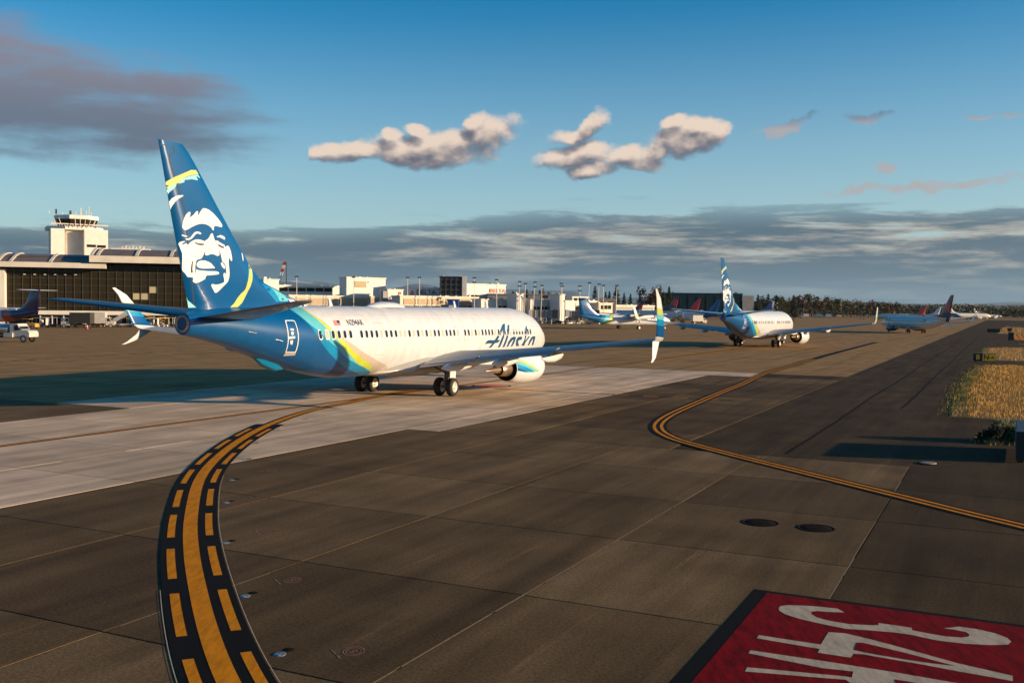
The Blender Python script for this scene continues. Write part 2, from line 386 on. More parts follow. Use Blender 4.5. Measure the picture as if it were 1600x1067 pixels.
# enhanced lead-off curve with dashes either side
mk = marking('enhanced_centreline')
pB = smooth_path([G(x, y) for x, y in [(398, 1140), (357, 1067), (330, 1000), (311, 930), (299, 860), (299, 805), (312, 750), (340, 715), (380, 685), (425, 662), (480, 643), (540, 630), (590, 619.5), (622, 613.5), (660, 608)]], .12)
ribbon('black_edge', pB, -.64, .64, .0145, P_blk, mk, 0, 34); ribbon('black_edge', pB, -.3, .3, .0145, P_blk, mk, 34)
ribbon('yellow_stripe', pB, -.165, .165, .019, P_yel, mk)
k = .3
while k < 33:
    for sgn in (-1, 1):
        a, b = sorted((sgn*.345, sgn*.515)); ribbon('dash', pB, a, b, .019, P_yel, mk, k, k+2.7)
    k += 3.65
ribbon('chalk_edge', pB, .665, .68, .0145, P_wht, mk, 0, 20); ribbon('chalk_edge', pB, -.68, -.665, .0145, P_wht, mk, 0, 7)
# double yellow taxiway edge line on the right
mk = marking('taxiway_edge_line')
pC = smooth_path([G(x, y) for x, y in [(1680, 843), (1600, 823), (1500, 799), (1386, 770.5), (1250, 737), (1150, 712), (1085, 695), (1050, 684), (1030, 672), (1031, 660), (1052, 646), (1090, 629), (1130, 612), (1160, 600), (1180, 590), (1203, 581), (1240, 570.5), (1300, 553), (1380, 532)]], .25)
ribbon('black_edge', pC, -.4, .4, .0145, P_blk, mk, 0, 170)
ribbon('yellow_stripe', pC, -.24, -.09, .019, P_yel, mk, 0, 96); ribbon('yellow_stripe', pC, .09, .24, .019, P_yel, mk, 0, 96)
# dashed cross line of black and yellow
mk = marking('dashed_cross_line'); n = -30.5; i = 0
while n < -14.6:
    pth = [UN(59.4, n), UN(59.5, n+.95)]; ribbon('dash', pth, -.10, .10, .0145, P_yel if i % 2 else P_blk, mk); n += .95; i += 1
mk = marking('far_dashed_line')
for i in range(14):
    a = G(-60+26*i, 568.5-1.55*i); b = G(-60+26*i+13, 568.5-1.55*(i+.5)); ribbon('dash', [a, b], -.16, .16, -.02, P_blk, mk)
for pts in ([(-20, 553), (200, 541), (300, 536)], [(-20, 541.5), (260, 531)], [(1010, 566), (1100, 553), (1200, 541), (1300, 530)], [(1240, 534), (1330, 527)]):
    mk = marking('taxi_line'); ribbon('yellow_stripe', smooth_path([G(*p) for p in pts], 4), -.14, .14, -.018, P_yel, mk)
# round spot marking
mk = marking('spot_marking'); c = G(768, 603)
for nm, r, z, m in (('black_edge', 1.38, .0225, P_blk), ('white_ring', 1.22, .0265, P_wht), ('pink_disc', 1.02, .0305, P_pnk)):
    MB().add([c + Vector((r*math.cos(t*math.pi/16), r*math.sin(t*math.pi/16), z)) for t in range(32)], [tuple(range(32))]).obj(nm, m, mk)
def text_mesh(s, size, z=0, bold=.0, align='CENTER', ex=0.):
    cu = bpy.data.curves.new('t', 'FONT'); cu.body = s; cu.size = size; cu.align_x = align; cu.align_y = 'CENTER'; cu.offset = bold; cu.extrude = ex; cu.resolution_u = 3
    o = bpy.data.objects.new('t', cu); COL.objects.link(o); dg = bpy.context.evaluated_depsgraph_get(); dg.update()
    me = bpy.data.meshes.new_from_object(o.evaluated_get(dg)); bpy.data.objects.remove(o); return me
def text(s, size, m, name, parent, M, bold=0., align='CENTER', ex=0.):
    me = text_mesh(s, size, 0, bold, align, ex); me.materials.clear(); me.materials.append(m)
    o = link(name, me, parent); o.matrix_local = M; return o
text('7', .9, P_blk, 'numeral', mk, Matrix.Translation(c + Vector((0, 0, .034))) @ Matrix.Rotation(math.pi/2-TH, 4, 'Z'))
# red surface sign with white runway characters
mk = marking('surface_painted_sign')
def poly(name, pts, z, m, parent):
    P = [Vector((p[0], p[1], z)) for p in pts]; tris = tessellate_polygon([P]); mb = MB(); mb.add(P, tris); o = mb.obj(name, m, parent)
    bm = bmesh.new(); bm.from_mesh(o.data); bmesh.ops.recalc_face_normals(bm, faces=bm.faces)
    if bm.faces and sum(f.normal.z for f in bm.faces) < 0: bmesh.ops.reverse_faces(bm, faces=bm.faces)
    bm.to_mesh(o.data); bm.free(); return o
poly('black_edge', [UN(19.36, -4.2), UN(19.36, 3.2), UN(9.5, 3.2), UN(9.5, -4.2)], .005, P_blk, mk)
poly('red_panel', [UN(19.2, -3.93), UN(19.2, 2.9), UN(9.6, 2.9), UN(9.6, -3.93)], .009, P_red, mk)
S9 = lambda pts: [G(1180+x/3.81, 900+y/3.81) for x, y in pts]
poly('numeral', S9([(140, 190), (152, 180), (200, 175), (290, 178), (380, 184), (490, 196), (530, 218), (440, 216), (370, 210), (335, 214), (335, 228), (370, 250), (450, 270), (560, 288), (700, 295), (735, 293), (733, 282), (800, 290), (932, 310), (935, 325), (1040, 345), (1140, 362), (1230, 368), (1270, 362), (1276, 350), (1255, 335), (1190, 322), (1122, 313), (1215, 303), (1320, 318), (1430, 343), (1500, 370), (1524, 392), (1505, 410), (1400, 413), (1250, 405), (1080, 385), (930, 352), (830, 338), (690, 326), (540, 316), (400, 288), (270, 258), (180, 230), (142, 208)]), .013, P_wht, mk)
poly('numeral', S9([(8, 372), (22, 354), (390, 410), (436, 336), (530, 342), (600, 358), (700, 382), (900, 436), (1200, 520), (1533, 596), (1533, 628), (1400, 603), (1200, 568), (1000, 530), (800, 496), (640, 468), (585, 464), (568, 488), (372, 458), (384, 436), (200, 405)]), .013, P_wht, mk)
poly('numeral_counter', S9([(604, 398), (640, 400), (760, 428), (900, 462), (1190, 538), (1050, 522), (900, 500), (700, 466), (588, 442)]), .0165, P_red, mk)
poly('letter', S9([(-40, 462), (-28, 444), (420, 510), (830, 575), (1100, 622), (1560, 700), (1530, 800), (1330, 860), (1050, 840), (860, 780), (800, 720), (560, 635), (540, 620), (-60, 570), (-48, 545), (540, 600), (575, 606), (583, 570), (400, 550), (-40, 462)][:-1]), .013, P_wht, mk)
poly('letter_counter', S9([(830, 618), (1050, 655), (1380, 715), (1300, 780), (1100, 790), (930, 750), (850, 690)]), .0165, P_red, mk)
# survey marks sprayed on the slabs
for i, (x, y) in enumerate(((553, 1017), (457, 906), (422, 830), (409, 776), (424, 735))):
    mk = marking('survey_mark'); c = G(x, y, .004)
    for r in (.12, .165):
        ring = [c + Vector((r*math.cos(t*math.pi/12), r*math.sin(t*math.pi/12)*1.25, .002)) for t in range(24)]
        ribbon('circle', ring + ring[:2], -.008, .008, .001, P_mark, mk)
    text('5', .2, P_mark, 'numeral', mk, Matrix.Translation(c + Vector((0, 0, .003))) @ Matrix.Rotation(2.2, 4, 'Z'), .004)
    q = c + Vector((-.36, .05, 0)); ribbon('tick', [q, q + Vector((.1, -.18, 0))], -.011, .011, .003, P_mark, mk); q += Vector((.13, -.24, 0)); ribbon('tick', [q, q + Vector((.07, -.12, 0))], -.011, .011, .003, P_mark, mk)
# manholes and inset lights
M_iron = mat('cast_iron', (.012, .010, .008), .9, .0, .3, 12, 0, .05, bump=.4, bscale=30); M_steel = mat('brushed_steel', (.22, .23, .25), .5, .7, .1, 8); M_glass = mat('lamp_glass', (.12, .2, .33), .08, 0, 0)
for i, (x, y) in enumerate(((1188, 816.5), (1275, 825))):
    e = empty('manhole_cover', G(x, y)); tag(e, ('round black manhole cover in the apron, the left of the pair' if i == 0 else 'round black manhole cover in the apron, right of its twin'), 'manhole cover', 'manhole covers on the apron')
    MB().lathe((0, 0, 0), (0, 0, 1), [(-.02, .47), (.012, .47), (.012, .41), (-.01, .41)], 28).obj('frame', M_iron, e)
    mb = MB().lathe((0, 0, 0), (0, 0, 1), [(.004, .405), (.008, .395), (.008, .01)], 28)
    for a in range(6): mb.box((0, -.3+.12*a, .011), (.5, .03, .008))
    mb.obj('lid', M_iron, e)
lights = [(437, 1022), (383, 931), (352, 848), (353, 785), (362, 750), (383, 718), (395, 693), (430, 672), (475, 655)]
names = ['nearest the bottom edge', 'second nearest', 'third nearest', 'fourth nearest', 'fifth nearest', 'sixth nearest', 'seventh nearest', 'eighth nearest', 'farthest']
proto = None
for (x, y), nm in zip(lights, names):
    if proto is None:
        e = empty('inset_light', G(x, y), -.4)
        MB().lathe((0, 0, 0), (0, 0, 1), [(-.01, .105), (.008, .10), (.012, .08), (.013, .01)], 20).obj('rim', M_steel, e)
        MB().box((0, -.05, .012), (.08, .05, .014)).obj('lens', M_glass, e); MB().lathe((0, .24, 0), (0, 0, 1), [(.003, .09), (.006, .085), (.006, .01)], 18).obj('core_patch', P_blk, e); proto = e
    else: e = copy_tree(proto); e.location = G(x, y)
    tag(e, 'flush steel light beside the dashed curve, ' + nm, 'inset light', 'inset lights beside the curved line')
pl = empty('ground_plate', G(1450, 724)); tag(pl, 'small pale round ground plate beside the rectangular shadow', 'ground plate')
MB().lathe((0, 0, 0), (0, 0, 1), [(-.01, .3), (.03, .29), (.035, .2), (.035, .01)], 20).obj('plate', mat('pale_plate', (.2, .18, .15), .7), pl); MB().lathe((0, 0, 0), (0, 0, 1), [(-.01, .36), (.012, .36), (.012, .3)], 20).obj('collar', M_iron, pl)
D=dict(
outline_TE=[(42.06,12.48),(41.27,9.21),(40.72,7.13),(40.24,5.26)],
outline_LE=[(40.62,12.52),(40.52,12.48),(39.8,11.7),(38.32,9.91),(37.21,8.62),(36.43,7.78),(36.15,7.41),(35.38,6.74),(34.93,6.5),(34.46,6.35),(34.03,6.23),(33.38,6.01),(32.5,5.73),(31.51,5.51)],
white=[[(40.5,8.71),(40.63,8.76),(40.68,8.85),(40.64,9.08),(40.57,9.24),(40.47,9.41),(40.33,9.53),(40.23,9.55),(40.21,9.49),(40.23,9.39),(40.29,9.29),(40.14,9.36),(40.02,9.45),(39.94,9.55),(39.84,9.63),(39.77,9.61),(39.76,9.55),(39.78,9.47),(39.73,9.46),(39.63,9.61),(39.53,9.73),(39.43,9.79),(39.27,9.79),(39.06,9.74),(38.79,9.61),(38.52,9.43),(38.31,9.25),(38.2,9.11),(38.22,9.03),(38.32,9.02),(38.52,9.04),(38.73,9.04),(38.78,8.96),(38.78,8.84),(38.85,8.83),(38.93,8.93),(39.06,9.01),(39.27,9.07),(39.5,9.08),(39.7,9.05),(39.91,8.98),(40.13,8.88),(40.33,8.77)],[(40.71,8.5),(40.61,8.5),(40.36,8.46),(40.38,8.43),(40.5,8.42),(40.67,8.45)],[(40.49,8.34),(40.3,8.36),(40.19,8.42),(40.08,8.54),(39.98,8.65),(39.85,8.7),(39.7,8.7),(39.59,8.66),(39.55,8.63),(39.63,8.59),(39.76,8.62),(39.86,8.6),(39.93,8.54),(40.05,8.42),(40.16,8.34),(40.3,8.29),(40.43,8.29)],[(38.61,8.56),(38.47,8.6),(38.37,8.65),(38.24,8.64),(38.09,8.59),(38.03,8.53),(38.06,8.45),(38.12,8.46),(38.28,8.51),(38.43,8.54),(38.58,8.53)],[(40.88,8.08),(40.82,8.16),(40.67,8.21),(40.49,8.23),(40.51,8.2),(40.6,8.15),(40.67,8.09),(40.63,8.06),(40.5,8.12),(40.42,8.15),(40.4,8.08),(40.33,8.09),(40.25,8.15),(40.13,8.24),(39.99,8.31),(39.82,8.35),(39.62,8.35),(39.44,8.32),(39.33,8.29),(39.31,8.34),(39.18,8.4),(39.07,8.51),(39.0,8.63),(38.93,8.69),(38.87,8.69),(38.82,8.61),(38.78,8.49),(38.7,8.36),(38.55,8.38),(38.4,8.31),(38.24,8.25),(38.09,8.21),(38.07,8.13),(38.0,8.13),(37.95,8.17),(37.84,8.19),(37.76,8.13),(37.7,8.02),(37.65,7.92),(37.61,7.75),(37.58,7.6),(37.59,7.48),(37.65,7.48),(37.73,7.56),(37.78,7.62),(37.81,7.59),(37.82,7.36),(37.79,7.17),(37.76,6.98),(37.75,6.81),(37.78,6.66),(37.84,6.51),(37.98,6.38),(38.15,6.25),(38.33,6.1),(38.51,5.98),(38.61,5.96),(38.67,5.99),(38.73,6.09),(38.82,6.19),(38.89,6.3),(38.88,6.34),(38.79,6.37),(38.64,6.34),(38.42,6.36),(38.21,6.42),(38.1,6.47),(38.08,6.55),(38.12,6.67),(38.16,6.8),(38.14,6.88),(38.09,6.91),(37.96,6.85),(37.98,7.01),(38.0,7.2),(38.06,7.31),(38.24,7.43),(38.29,7.59),(38.35,7.79),(38.44,7.89),(38.46,7.87),(38.41,7.75),(38.46,7.69),(38.58,7.67),(38.73,7.72),(38.88,7.74),(39.03,7.72),(39.18,7.66),(39.32,7.67),(39.3,7.8),(39.35,7.8),(39.4,7.7),(39.47,7.58),(39.56,7.49),(39.76,7.44),(39.83,7.39),(39.87,7.27),(39.89,7.14),(39.89,6.84),(39.85,6.84),(39.84,7.0),(39.7,6.97),(39.47,6.96),(39.18,6.95),(38.64,6.96),(38.5,6.94),(38.42,6.89),(38.46,6.83),(38.67,6.8),(38.94,6.77),(39.18,6.75),(39.25,6.69),(39.27,6.59),(39.47,6.49),(39.67,6.41),(39.85,6.38),(39.96,6.41),(40.02,6.47),(39.99,6.55),(40.02,6.63),(40.19,6.64),(40.32,6.64),(40.4,6.72),(40.5,6.82),(40.61,6.89),(40.65,6.97),(40.65,7.19),(40.64,7.49),(40.66,7.69),(40.75,7.86)],[(39.82,7.23),(39.79,7.3),(39.7,7.37),(39.53,7.42),(39.32,7.42),(39.12,7.38),(38.94,7.31),(38.82,7.21),(38.7,7.12),(38.76,7.09),(39.18,7.06),(39.47,7.05),(39.67,7.07),(39.79,7.14)],[(38.34,7.36),(38.27,7.39),(38.18,7.33),(38.07,7.24),(38.03,7.16),(38.07,7.09),(38.15,7.11),(38.26,7.19),(38.32,7.27)],[(41.56,9.63),(41.54,9.73),(41.43,9.88),(41.3,10.03),(41.1,10.15),(40.89,10.22),(40.66,10.25),(40.64,10.22),(40.75,10.15),(40.94,10.05),(41.1,9.91),(41.21,9.78),(41.32,9.64),(41.38,9.53),(41.5,9.44)],[(36.85,7.94),(36.76,7.84),(36.72,7.66),(36.74,7.53),(36.79,7.52),(36.81,7.66)]],
eyes=[[(39.96,8.21),(39.91,8.22),(39.76,8.18),(39.59,8.18),(39.4,8.18),(39.38,8.13),(39.56,8.1),(39.73,8.11),(39.88,8.15)],[(38.53,8.19),(38.49,8.21),(38.4,8.18),(38.27,8.14),(38.12,8.11),(38.12,8.07),(38.21,8.05),(38.37,8.09),(38.49,8.14)],[(40.06,7.37),(40.02,7.38),(40.05,7.22),(40.06,7.01),(40.03,6.85),(40.13,6.83),(40.14,7.01),(40.12,7.19)]],
lime=[[(41.8,10.6),(41.56,10.76),(41.16,10.98),(40.61,11.23),(40.19,11.42),(39.87,11.46),(39.76,11.38),(39.7,11.29),(40.05,11.22),(40.44,11.1),(40.66,10.97),(40.89,10.8),(41.02,10.71),(41.24,10.62),(41.43,10.52),(41.62,10.39),(41.7,10.31)],[(36.3,7.4),(36.18,7.3),(36.08,7.12),(36.06,6.88),(36.12,6.62),(36.26,6.33),(36.46,6.04),(36.65,5.75),(36.81,5.51),(37.08,5.32),(37.61,5.3),(37.35,5.48),(37.12,5.77),(36.89,5.98),(36.75,6.06),(36.61,6.19),(36.54,6.37),(36.46,6.56),(36.38,6.8),(36.32,7.06)]],
pale=[[(41.7,10.31),(41.62,10.38),(41.43,10.52),(41.24,10.62),(41.02,10.7),(41.08,10.56),(41.21,10.45),(41.43,10.29),(41.66,10.13)],[(40.88,10.8),(40.66,10.96),(40.44,11.08),(40.05,11.2),(39.73,11.27),(39.6,11.14),(39.64,11.12),(39.79,11.18),(39.86,11.16),(39.76,11.04),(39.79,11.0),(39.93,11.01),(40.16,11.01),(40.38,10.96),(40.59,10.93),(40.57,10.84),(40.72,10.78),(40.94,10.72)],[(40.54,5.75),(39.76,5.28),(40.01,5.27),(40.42,5.25)]],
sky=[[(35.47,6.55),(35.25,6.46),(35.0,6.39),(34.68,6.32),(34.41,6.1),(34.19,5.86),(34.02,5.62),(34.27,5.58),(34.57,5.8),(34.95,6.12),(35.25,6.38)],[(36.35,7.37),(36.31,7.36),(36.33,7.06),(36.39,6.79),(36.48,6.56),(36.44,6.92),(36.38,7.21)]],
teal=[[(34.65,6.31),(34.24,6.19),(33.85,6.06),(33.63,5.99),(33.27,5.74),(33.32,5.64),(34.0,5.62),(34.17,5.86),(34.39,6.1)]],
whitefil=[[(33.51,5.96),(32.64,5.68),(31.65,5.47),(30.97,5.38),(32.09,5.27),(33.17,5.62),(33.22,5.72)]],
rudder=[[(41.47,11.69),(41.4,11.7),(40.52,9.73),(39.85,5.35),(39.93,5.35),(40.6,9.72)],[(41.93,12.28),(41.32,12.29),(41.18,12.15),(41.2,12.03),(41.43,11.93),(41.47,11.69),(41.4,11.7),(41.36,11.9),(41.16,12.0),(41.13,12.17),(41.28,12.33),(41.93,12.31)]],
b1=[(33.73,5.34),(33.78,5.1),(33.59,4.92),(33.31,4.6),(32.99,4.19),(32.69,3.8),(32.12,3.25),(31.11,2.66),(29.68,2.08),(28.36,1.76),(27.56,1.6)],
b2=[(33.68,5.34),(33.64,5.07),(33.27,4.59),(32.54,4.08),(31.97,3.68),(31.01,3.13),(30.05,2.62),(29.18,2.34),(28.58,2.17),(27.98,2.03),(27.26,1.81),(26.61,1.64)],
b3=[(32.54,5.39),(32.75,5.2),(32.57,4.92),(32.26,4.59),(31.84,4.2),(31.24,3.7),(30.49,3.14),(29.81,2.75),(28.9,2.29),(27.98,2.03),(26.61,1.64)],
b4=[(32.56,5.37),(32.63,5.15),(32.34,4.87),(31.98,4.56),(31.57,4.28),(30.85,3.72),(29.95,3.16),(28.88,2.64),(27.94,2.32),(27.4,2.11),(26.96,1.86)],
b5=[(32.5,5.38),(32.6,5.17),(32.32,4.88),(31.87,4.56),(31.37,4.19),(30.53,3.71),(29.7,3.32),(28.71,2.91),(27.57,2.55),(26.23,2.16),(25.46,1.96)],
script=[[(13.05,2.66),(12.67,2.65),(11.86,3.2),(10.94,3.88),(10.67,3.71),(10.49,4.04),(10.33,4.31),(10.5,4.3),(10.81,4.21),(11.13,4.03),(11.44,3.8),(12.28,3.21)],[(11.54,2.64),(11.21,2.63),(10.98,3.11),(10.76,3.49),(10.64,3.79),(10.94,3.88),(11.06,3.49),(11.36,3.09)],[(13.78,2.93),(13.58,3.12),(13.32,3.2),(12.44,3.17),(11.88,3.18),(11.5,3.16),(11.51,3.08),(11.84,2.97),(12.64,2.95),(13.21,2.96)],[(10.79,2.64),(10.45,2.63),(10.28,3.11),(10.03,3.57),(9.81,3.96),(9.66,4.21),(9.81,4.21),(10.0,4.14),(10.18,3.89),(10.33,3.58),(10.59,3.12)],[(10.09,2.64),(9.82,2.64),(9.69,2.89),(9.3,3.12),(9.18,3.13),(9.39,2.63),(9.11,2.64),(8.94,2.87),(8.78,3.3),(8.97,3.35),(9.35,3.33),(9.71,3.23),(10.0,3.0)],[(8.45,2.64),(7.92,2.63),(8.05,2.74),(8.33,2.93),(8.24,3.06),(7.73,3.09),(7.66,3.3),(7.95,3.33),(8.39,3.31),(8.67,3.13),(8.67,2.97),(8.61,2.81)],[(7.51,2.64),(6.98,2.63),(6.93,2.87),(6.58,3.1),(6.21,3.3),(6.5,3.31),(6.95,3.03),(7.04,3.01),(6.91,3.46),(6.71,3.89),(6.65,4.09),(6.78,4.09),(6.99,3.89),(7.11,3.52),(7.22,3.04),(7.42,2.8)],[(6.33,2.64),(6.05,2.63),(5.94,2.84),(5.64,3.1),(5.49,3.11),(5.5,2.63),(5.2,2.62),(5.18,2.93),(5.08,3.27),(5.61,3.3),(5.9,3.22),(6.19,3.01)]],
door=[[(34.87,4.62),(34.87,4.66),(34.79,4.69),(34.29,4.69),(34.18,4.65),(34.17,4.52),(34.16,4.26),(34.14,3.99),(34.12,3.72),(34.11,3.45),(34.09,3.23),(34.08,3.05),(34.7,3.07),(34.77,3.3),(34.81,3.54),(34.85,3.79),(34.88,4.05),(34.89,4.27),(34.89,4.48)]],
sill=[[(34.7,3.05),(34.08,3.03),(34.04,2.94),(34.7,2.92)]],
doormarks=[[(34.67,4.28),(34.44,4.27),(34.44,4.18),(34.66,4.18)],[(34.83,3.88),(34.39,3.9),(34.37,3.79),(34.82,3.76)],[(34.65,4.09),(34.57,4.13),(34.47,4.1),(34.47,4.02),(34.54,3.94),(34.64,3.98)],[(34.7,3.69),(34.5,3.7),(34.5,3.48),(34.62,3.5)]],
flag=[[(31.12,4.66),(30.57,4.66),(30.62,4.38),(31.2,4.39)]],
canton=[[(30.82,4.65),(30.59,4.65),(30.61,4.52),(30.84,4.52)]],
reg=[(30.07,4.67),(28.38,4.38),(30.35,4.34)],
exits=[[(27.03,4.44),(26.16,4.43),(26.19,4.22),(26.3,3.02),(27.37,3.05)]])
# ---------------------------------------------------------------- airliners
# body frame: s metres aft of the nose, y to the right, z up from the ground; local x = SG - s (forward), local y = left
FUS = [(0,2.75,.02,.02),(.08,2.76,.22,.21),(.25,2.78,.42,.40),(.8,2.85,.80,.78),(1.6,2.98,1.14,1.14),(2.6,3.12,1.45,1.48),(3.6,3.25,1.66,1.75),(5,3.36,1.82,1.94),(6.5,3.415,1.88,2.005),(27,3.415,1.88,2.005),(29.5,3.44,1.87,1.98),(32,3.62,1.74,1.79),(34,3.86,1.52,1.52),(36,4.12,1.22,1.20),(38,4.40,.90,.88),(39.5,4.53,.68,.68),(40.35,4.55,.54,.56),(40.6,4.55,.46,.5)]
def interp(x, T, i):
    if x <= T[0][0]: return T[0][i]
    for a, b in zip(T[:-1], T[1:]):
        if x <= b[0]: return a[i] + (b[i]-a[i])*(x-a[0])/(b[0]-a[0])
    return T[-1][i]
def fus_at(s): return interp(s, FUS, 1), interp(s, FUS, 2), interp(s, FUS, 3)
SG = 21.2
def B(s, y, z): return Vector((SG - s, -y, z))
def side(s, z, off):      # point on the right flank of the fuselage, off metres proud
    zc, hw, hh = fus_at(s); t = max(-1, min(1, (z-zc)/hh)); y = hw*math.sqrt(max(0, 1-t*t))
    n = Vector((0, y/hw**2, (z-zc)/hh**2)); n.normalize()
    return B(s, y + n.y*off, z + n.z*off)
def patch(name, polys, fn, m, parent, grid=.3, off=.006, doff=.0012, nest=False):   # paint film: polygons in (s, z) laid on a surface
    out = None
    for k, pl in enumerate(polys):
        mb = MB()
        P = [Vector((p[0], p[1], 0)) for p in pl]
        bm = bmesh.new(); vs = [bm.verts.new(p) for p in P]
        for t in tessellate_polygon([P]):
            if len(set(t)) == 3:
                try: bm.faces.new([vs[i] for i in t])
                except ValueError: pass
        lo = [min(p[i] for p in P) for i in (0, 1)]; hi = [max(p[i] for p in P) for i in (0, 1)]
        for ax in (0, 1):
            x = math.floor(lo[ax]/grid)*grid + grid
            while x < hi[ax]:
                co = Vector((0, 0, 0)); co[ax] = x; no = Vector((0, 0, 0)); no[ax] = 1
                bmesh.ops.bisect_plane(bm, geom=bm.verts[:]+bm.edges[:]+bm.faces[:], plane_co=co, plane_no=no, dist=1e-5); x += grid
        bm.verts.index_update()
        mb.add([fn(v.co.x, v.co.y, off + doff*k) for v in bm.verts], [[v.index for v in f.verts] for f in bm.faces], 0, True); bm.free()
        o = mb.obj(name, m, parent if out is None or not nest else out)
        out = out or o
    return out
def band_paint(name, axis, stops, rough=.3, coat=.4):      # clean paint bands along an axis of the part
    m, nt, b = nodes_of(name); setp(b, rough=rough, coat=coat); L = nt.links.new
    tc = nt.nodes.new('ShaderNodeTexCoord'); dt = nt.nodes.new('ShaderNodeVectorMath'); dt.operation = 'DOT_PRODUCT'; L(tc.outputs['Object'], dt.inputs[0])
    lo, hi = stops[0][0], stops[-1][0]; k = 1/(hi-lo); dt.inputs[1].default_value = [a*k for a in axis]
    ad = nt.nodes.new('ShaderNodeMath'); ad.operation = 'ADD'; ad.inputs[1].default_value = -lo*k; L(dt.outputs['Value'], ad.inputs[0])
    rp = nt.nodes.new('ShaderNodeValToRGB'); rp.color_ramp.interpolation = 'CONSTANT'; e = rp.color_ramp.elements
    while len(e) < len(stops): e.new(.5)
    for i, (t, c) in enumerate(stops): e[i].position = min(1, max(0, (t-lo)*k)); e[i].color = (*c, 1)
    L(ad.outputs[0], rp.inputs[0]); L(rp.outputs[0], b.inputs['Base Color']); return m
C_white, C_blue, C_mid, C_teal, C_lime, C_beige, C_pale = (.57, .59, .625), (.0, .072, .225), (.0, .20, .42), (.10, .42, .50), (.44, .52, .05), (.45, .39, .34), (.22, .50, .58)
def livery_fuselage(name, curves, colors, zlo=1.3, zhi=5.45, base_c=None):
    C_w = base_c or C_white
    # colour changes along curves s = f(z) on the flank; belly grey low down, dirt towards the belly
    m, nt, b = nodes_of(name); setp(b, rough=.3, coat=.22, coatr=.1); L = nt.links.new; nn = nt.nodes.new
    tc = nn('ShaderNodeTexCoord'); sep = nn('ShaderNodeSeparateXYZ'); L(tc.outputs['Object'], sep.inputs[0])
    zf = nn('ShaderNodeMapRange'); L(sep.outputs[2], zf.inputs[0]); zf.inputs[1].default_value = zlo; zf.inputs[2].default_value = zhi
    ss = nn('ShaderNodeMath'); ss.operation = 'SUBTRACT'; ss.inputs[0].default_value = SG; L(sep.outputs[0], ss.inputs[1])
    sf = nn('ShaderNodeMapRange'); L(ss.outputs[0], sf.inputs[0]); sf.inputs[1].default_value = 20; sf.inputs[2].default_value = 40
    nz = nn('ShaderNodeTexNoise'); nz.inputs['Scale'].default_value = .8; nz.inputs['Detail'].default_value = 5; L(tc.outputs['Object'], nz.inputs['Vector'])
    col = nn('ShaderNodeMix'); col.data_type = 'RGBA'; L(nz.outputs['Fac'], col.inputs[0]); col.inputs[6].default_value = (*[c*.94 for c in C_w], 1); col.inputs[7].default_value = (*C_w, 1); cur = col.outputs[2]
    for pts, c in zip(curves, colors):
        fc = nn('ShaderNodeFloatCurve'); cv = fc.mapping.curves[0]; P = sorted({(round((z-zlo)/(zhi-zlo), 3), round((s-20)/20, 4)) for s, z in pts})
        P = [P[0]] + [q for p, q in zip(P, P[1:]) if q[0]-p[0] > .008]
        P = [(0, P[0][1])] + [p for p in P if .004 < p[0] < .996] + [(1, P[-1][1])]
        while len(cv.points) < len(P): cv.points.new(.5, .5)
        for p, q in zip(cv.points, P): p.location = q
        fc.mapping.update(); L(zf.outputs[0], fc.inputs['Value'])
        gt = nn('ShaderNodeMath'); gt.operation = 'GREATER_THAN'; L(sf.outputs[0], gt.inputs[0]); L(fc.outputs[0], gt.inputs[1])
        mx = nn('ShaderNodeMix'); mx.data_type = 'RGBA'; L(gt.outputs[0], mx.inputs[0]); L(cur, mx.inputs[6]); mx.inputs[7].default_value = (*c, 1); cur = mx.outputs[2]
    # skin joints and a little grime
    def lines(sock, period, width):
        md = nn('ShaderNodeMath'); md.operation = 'MODULO'; L(sock, md.inputs[0]); md.inputs[1].default_value = period
        lt = nn('ShaderNodeMath'); lt.operation = 'LESS_THAN'; L(md.outputs[0], lt.inputs[0]); lt.inputs[1].default_value = width; return lt.outputs[0]
    mxl = nn('ShaderNodeMath'); mxl.operation = 'MAXIMUM'; L(lines(ss.outputs[0], 1.52, .02), mxl.inputs[0]); L(lines(sep.outputs[2], .82, .014), mxl.inputs[1])
    g1 = nn('ShaderNodeTexNoise'); g1.inputs['Scale'].default_value = 2.2; g1.inputs['Detail'].default_value = 5; gm = nn('ShaderNodeMapping'); L(tc.outputs['Object'], gm.inputs[0]); gm.inputs['Scale'].default_value = (1, 1, .25); L(gm.outputs[0], g1.inputs['Vector'])
    gr = nn('ShaderNodeMapRange'); L(g1.outputs['Fac'], gr.inputs[0]); gr.inputs[1].default_value = .35; gr.inputs[2].default_value = .7; gr.inputs[3].default_value = 1.0; gr.inputs[4].default_value = .86
    lf = nn('ShaderNodeMath'); lf.operation = 'MULTIPLY_ADD'; L(mxl.outputs[0], lf.inputs[0]); lf.inputs[1].default_value = -.16; L(gr.outputs[0], lf.inputs[2])
    sc_ = nn('ShaderNodeVectorMath'); sc_.operation = 'SCALE'; L(cur, sc_.inputs[0]); L(lf.outputs[0], sc_.inputs['Scale'])
    L(sc_.outputs[0], b.inputs['Base Color'])
    return m
def skin(name, c, rough=.3, coat=.3, metal=0., var=.05): return mat(name, c, rough, metal, var, .9, coat)
M_white = skin('white_skin', C_white); M_blue = skin('blue_skin', C_blue, .22, .5); M_wing = skin('wing_grey', (.30, .30, .30), .55, .05, .05, .12); M_wingtop = skin('wing_top', (.32, .31, .30), .5, .1, .1)
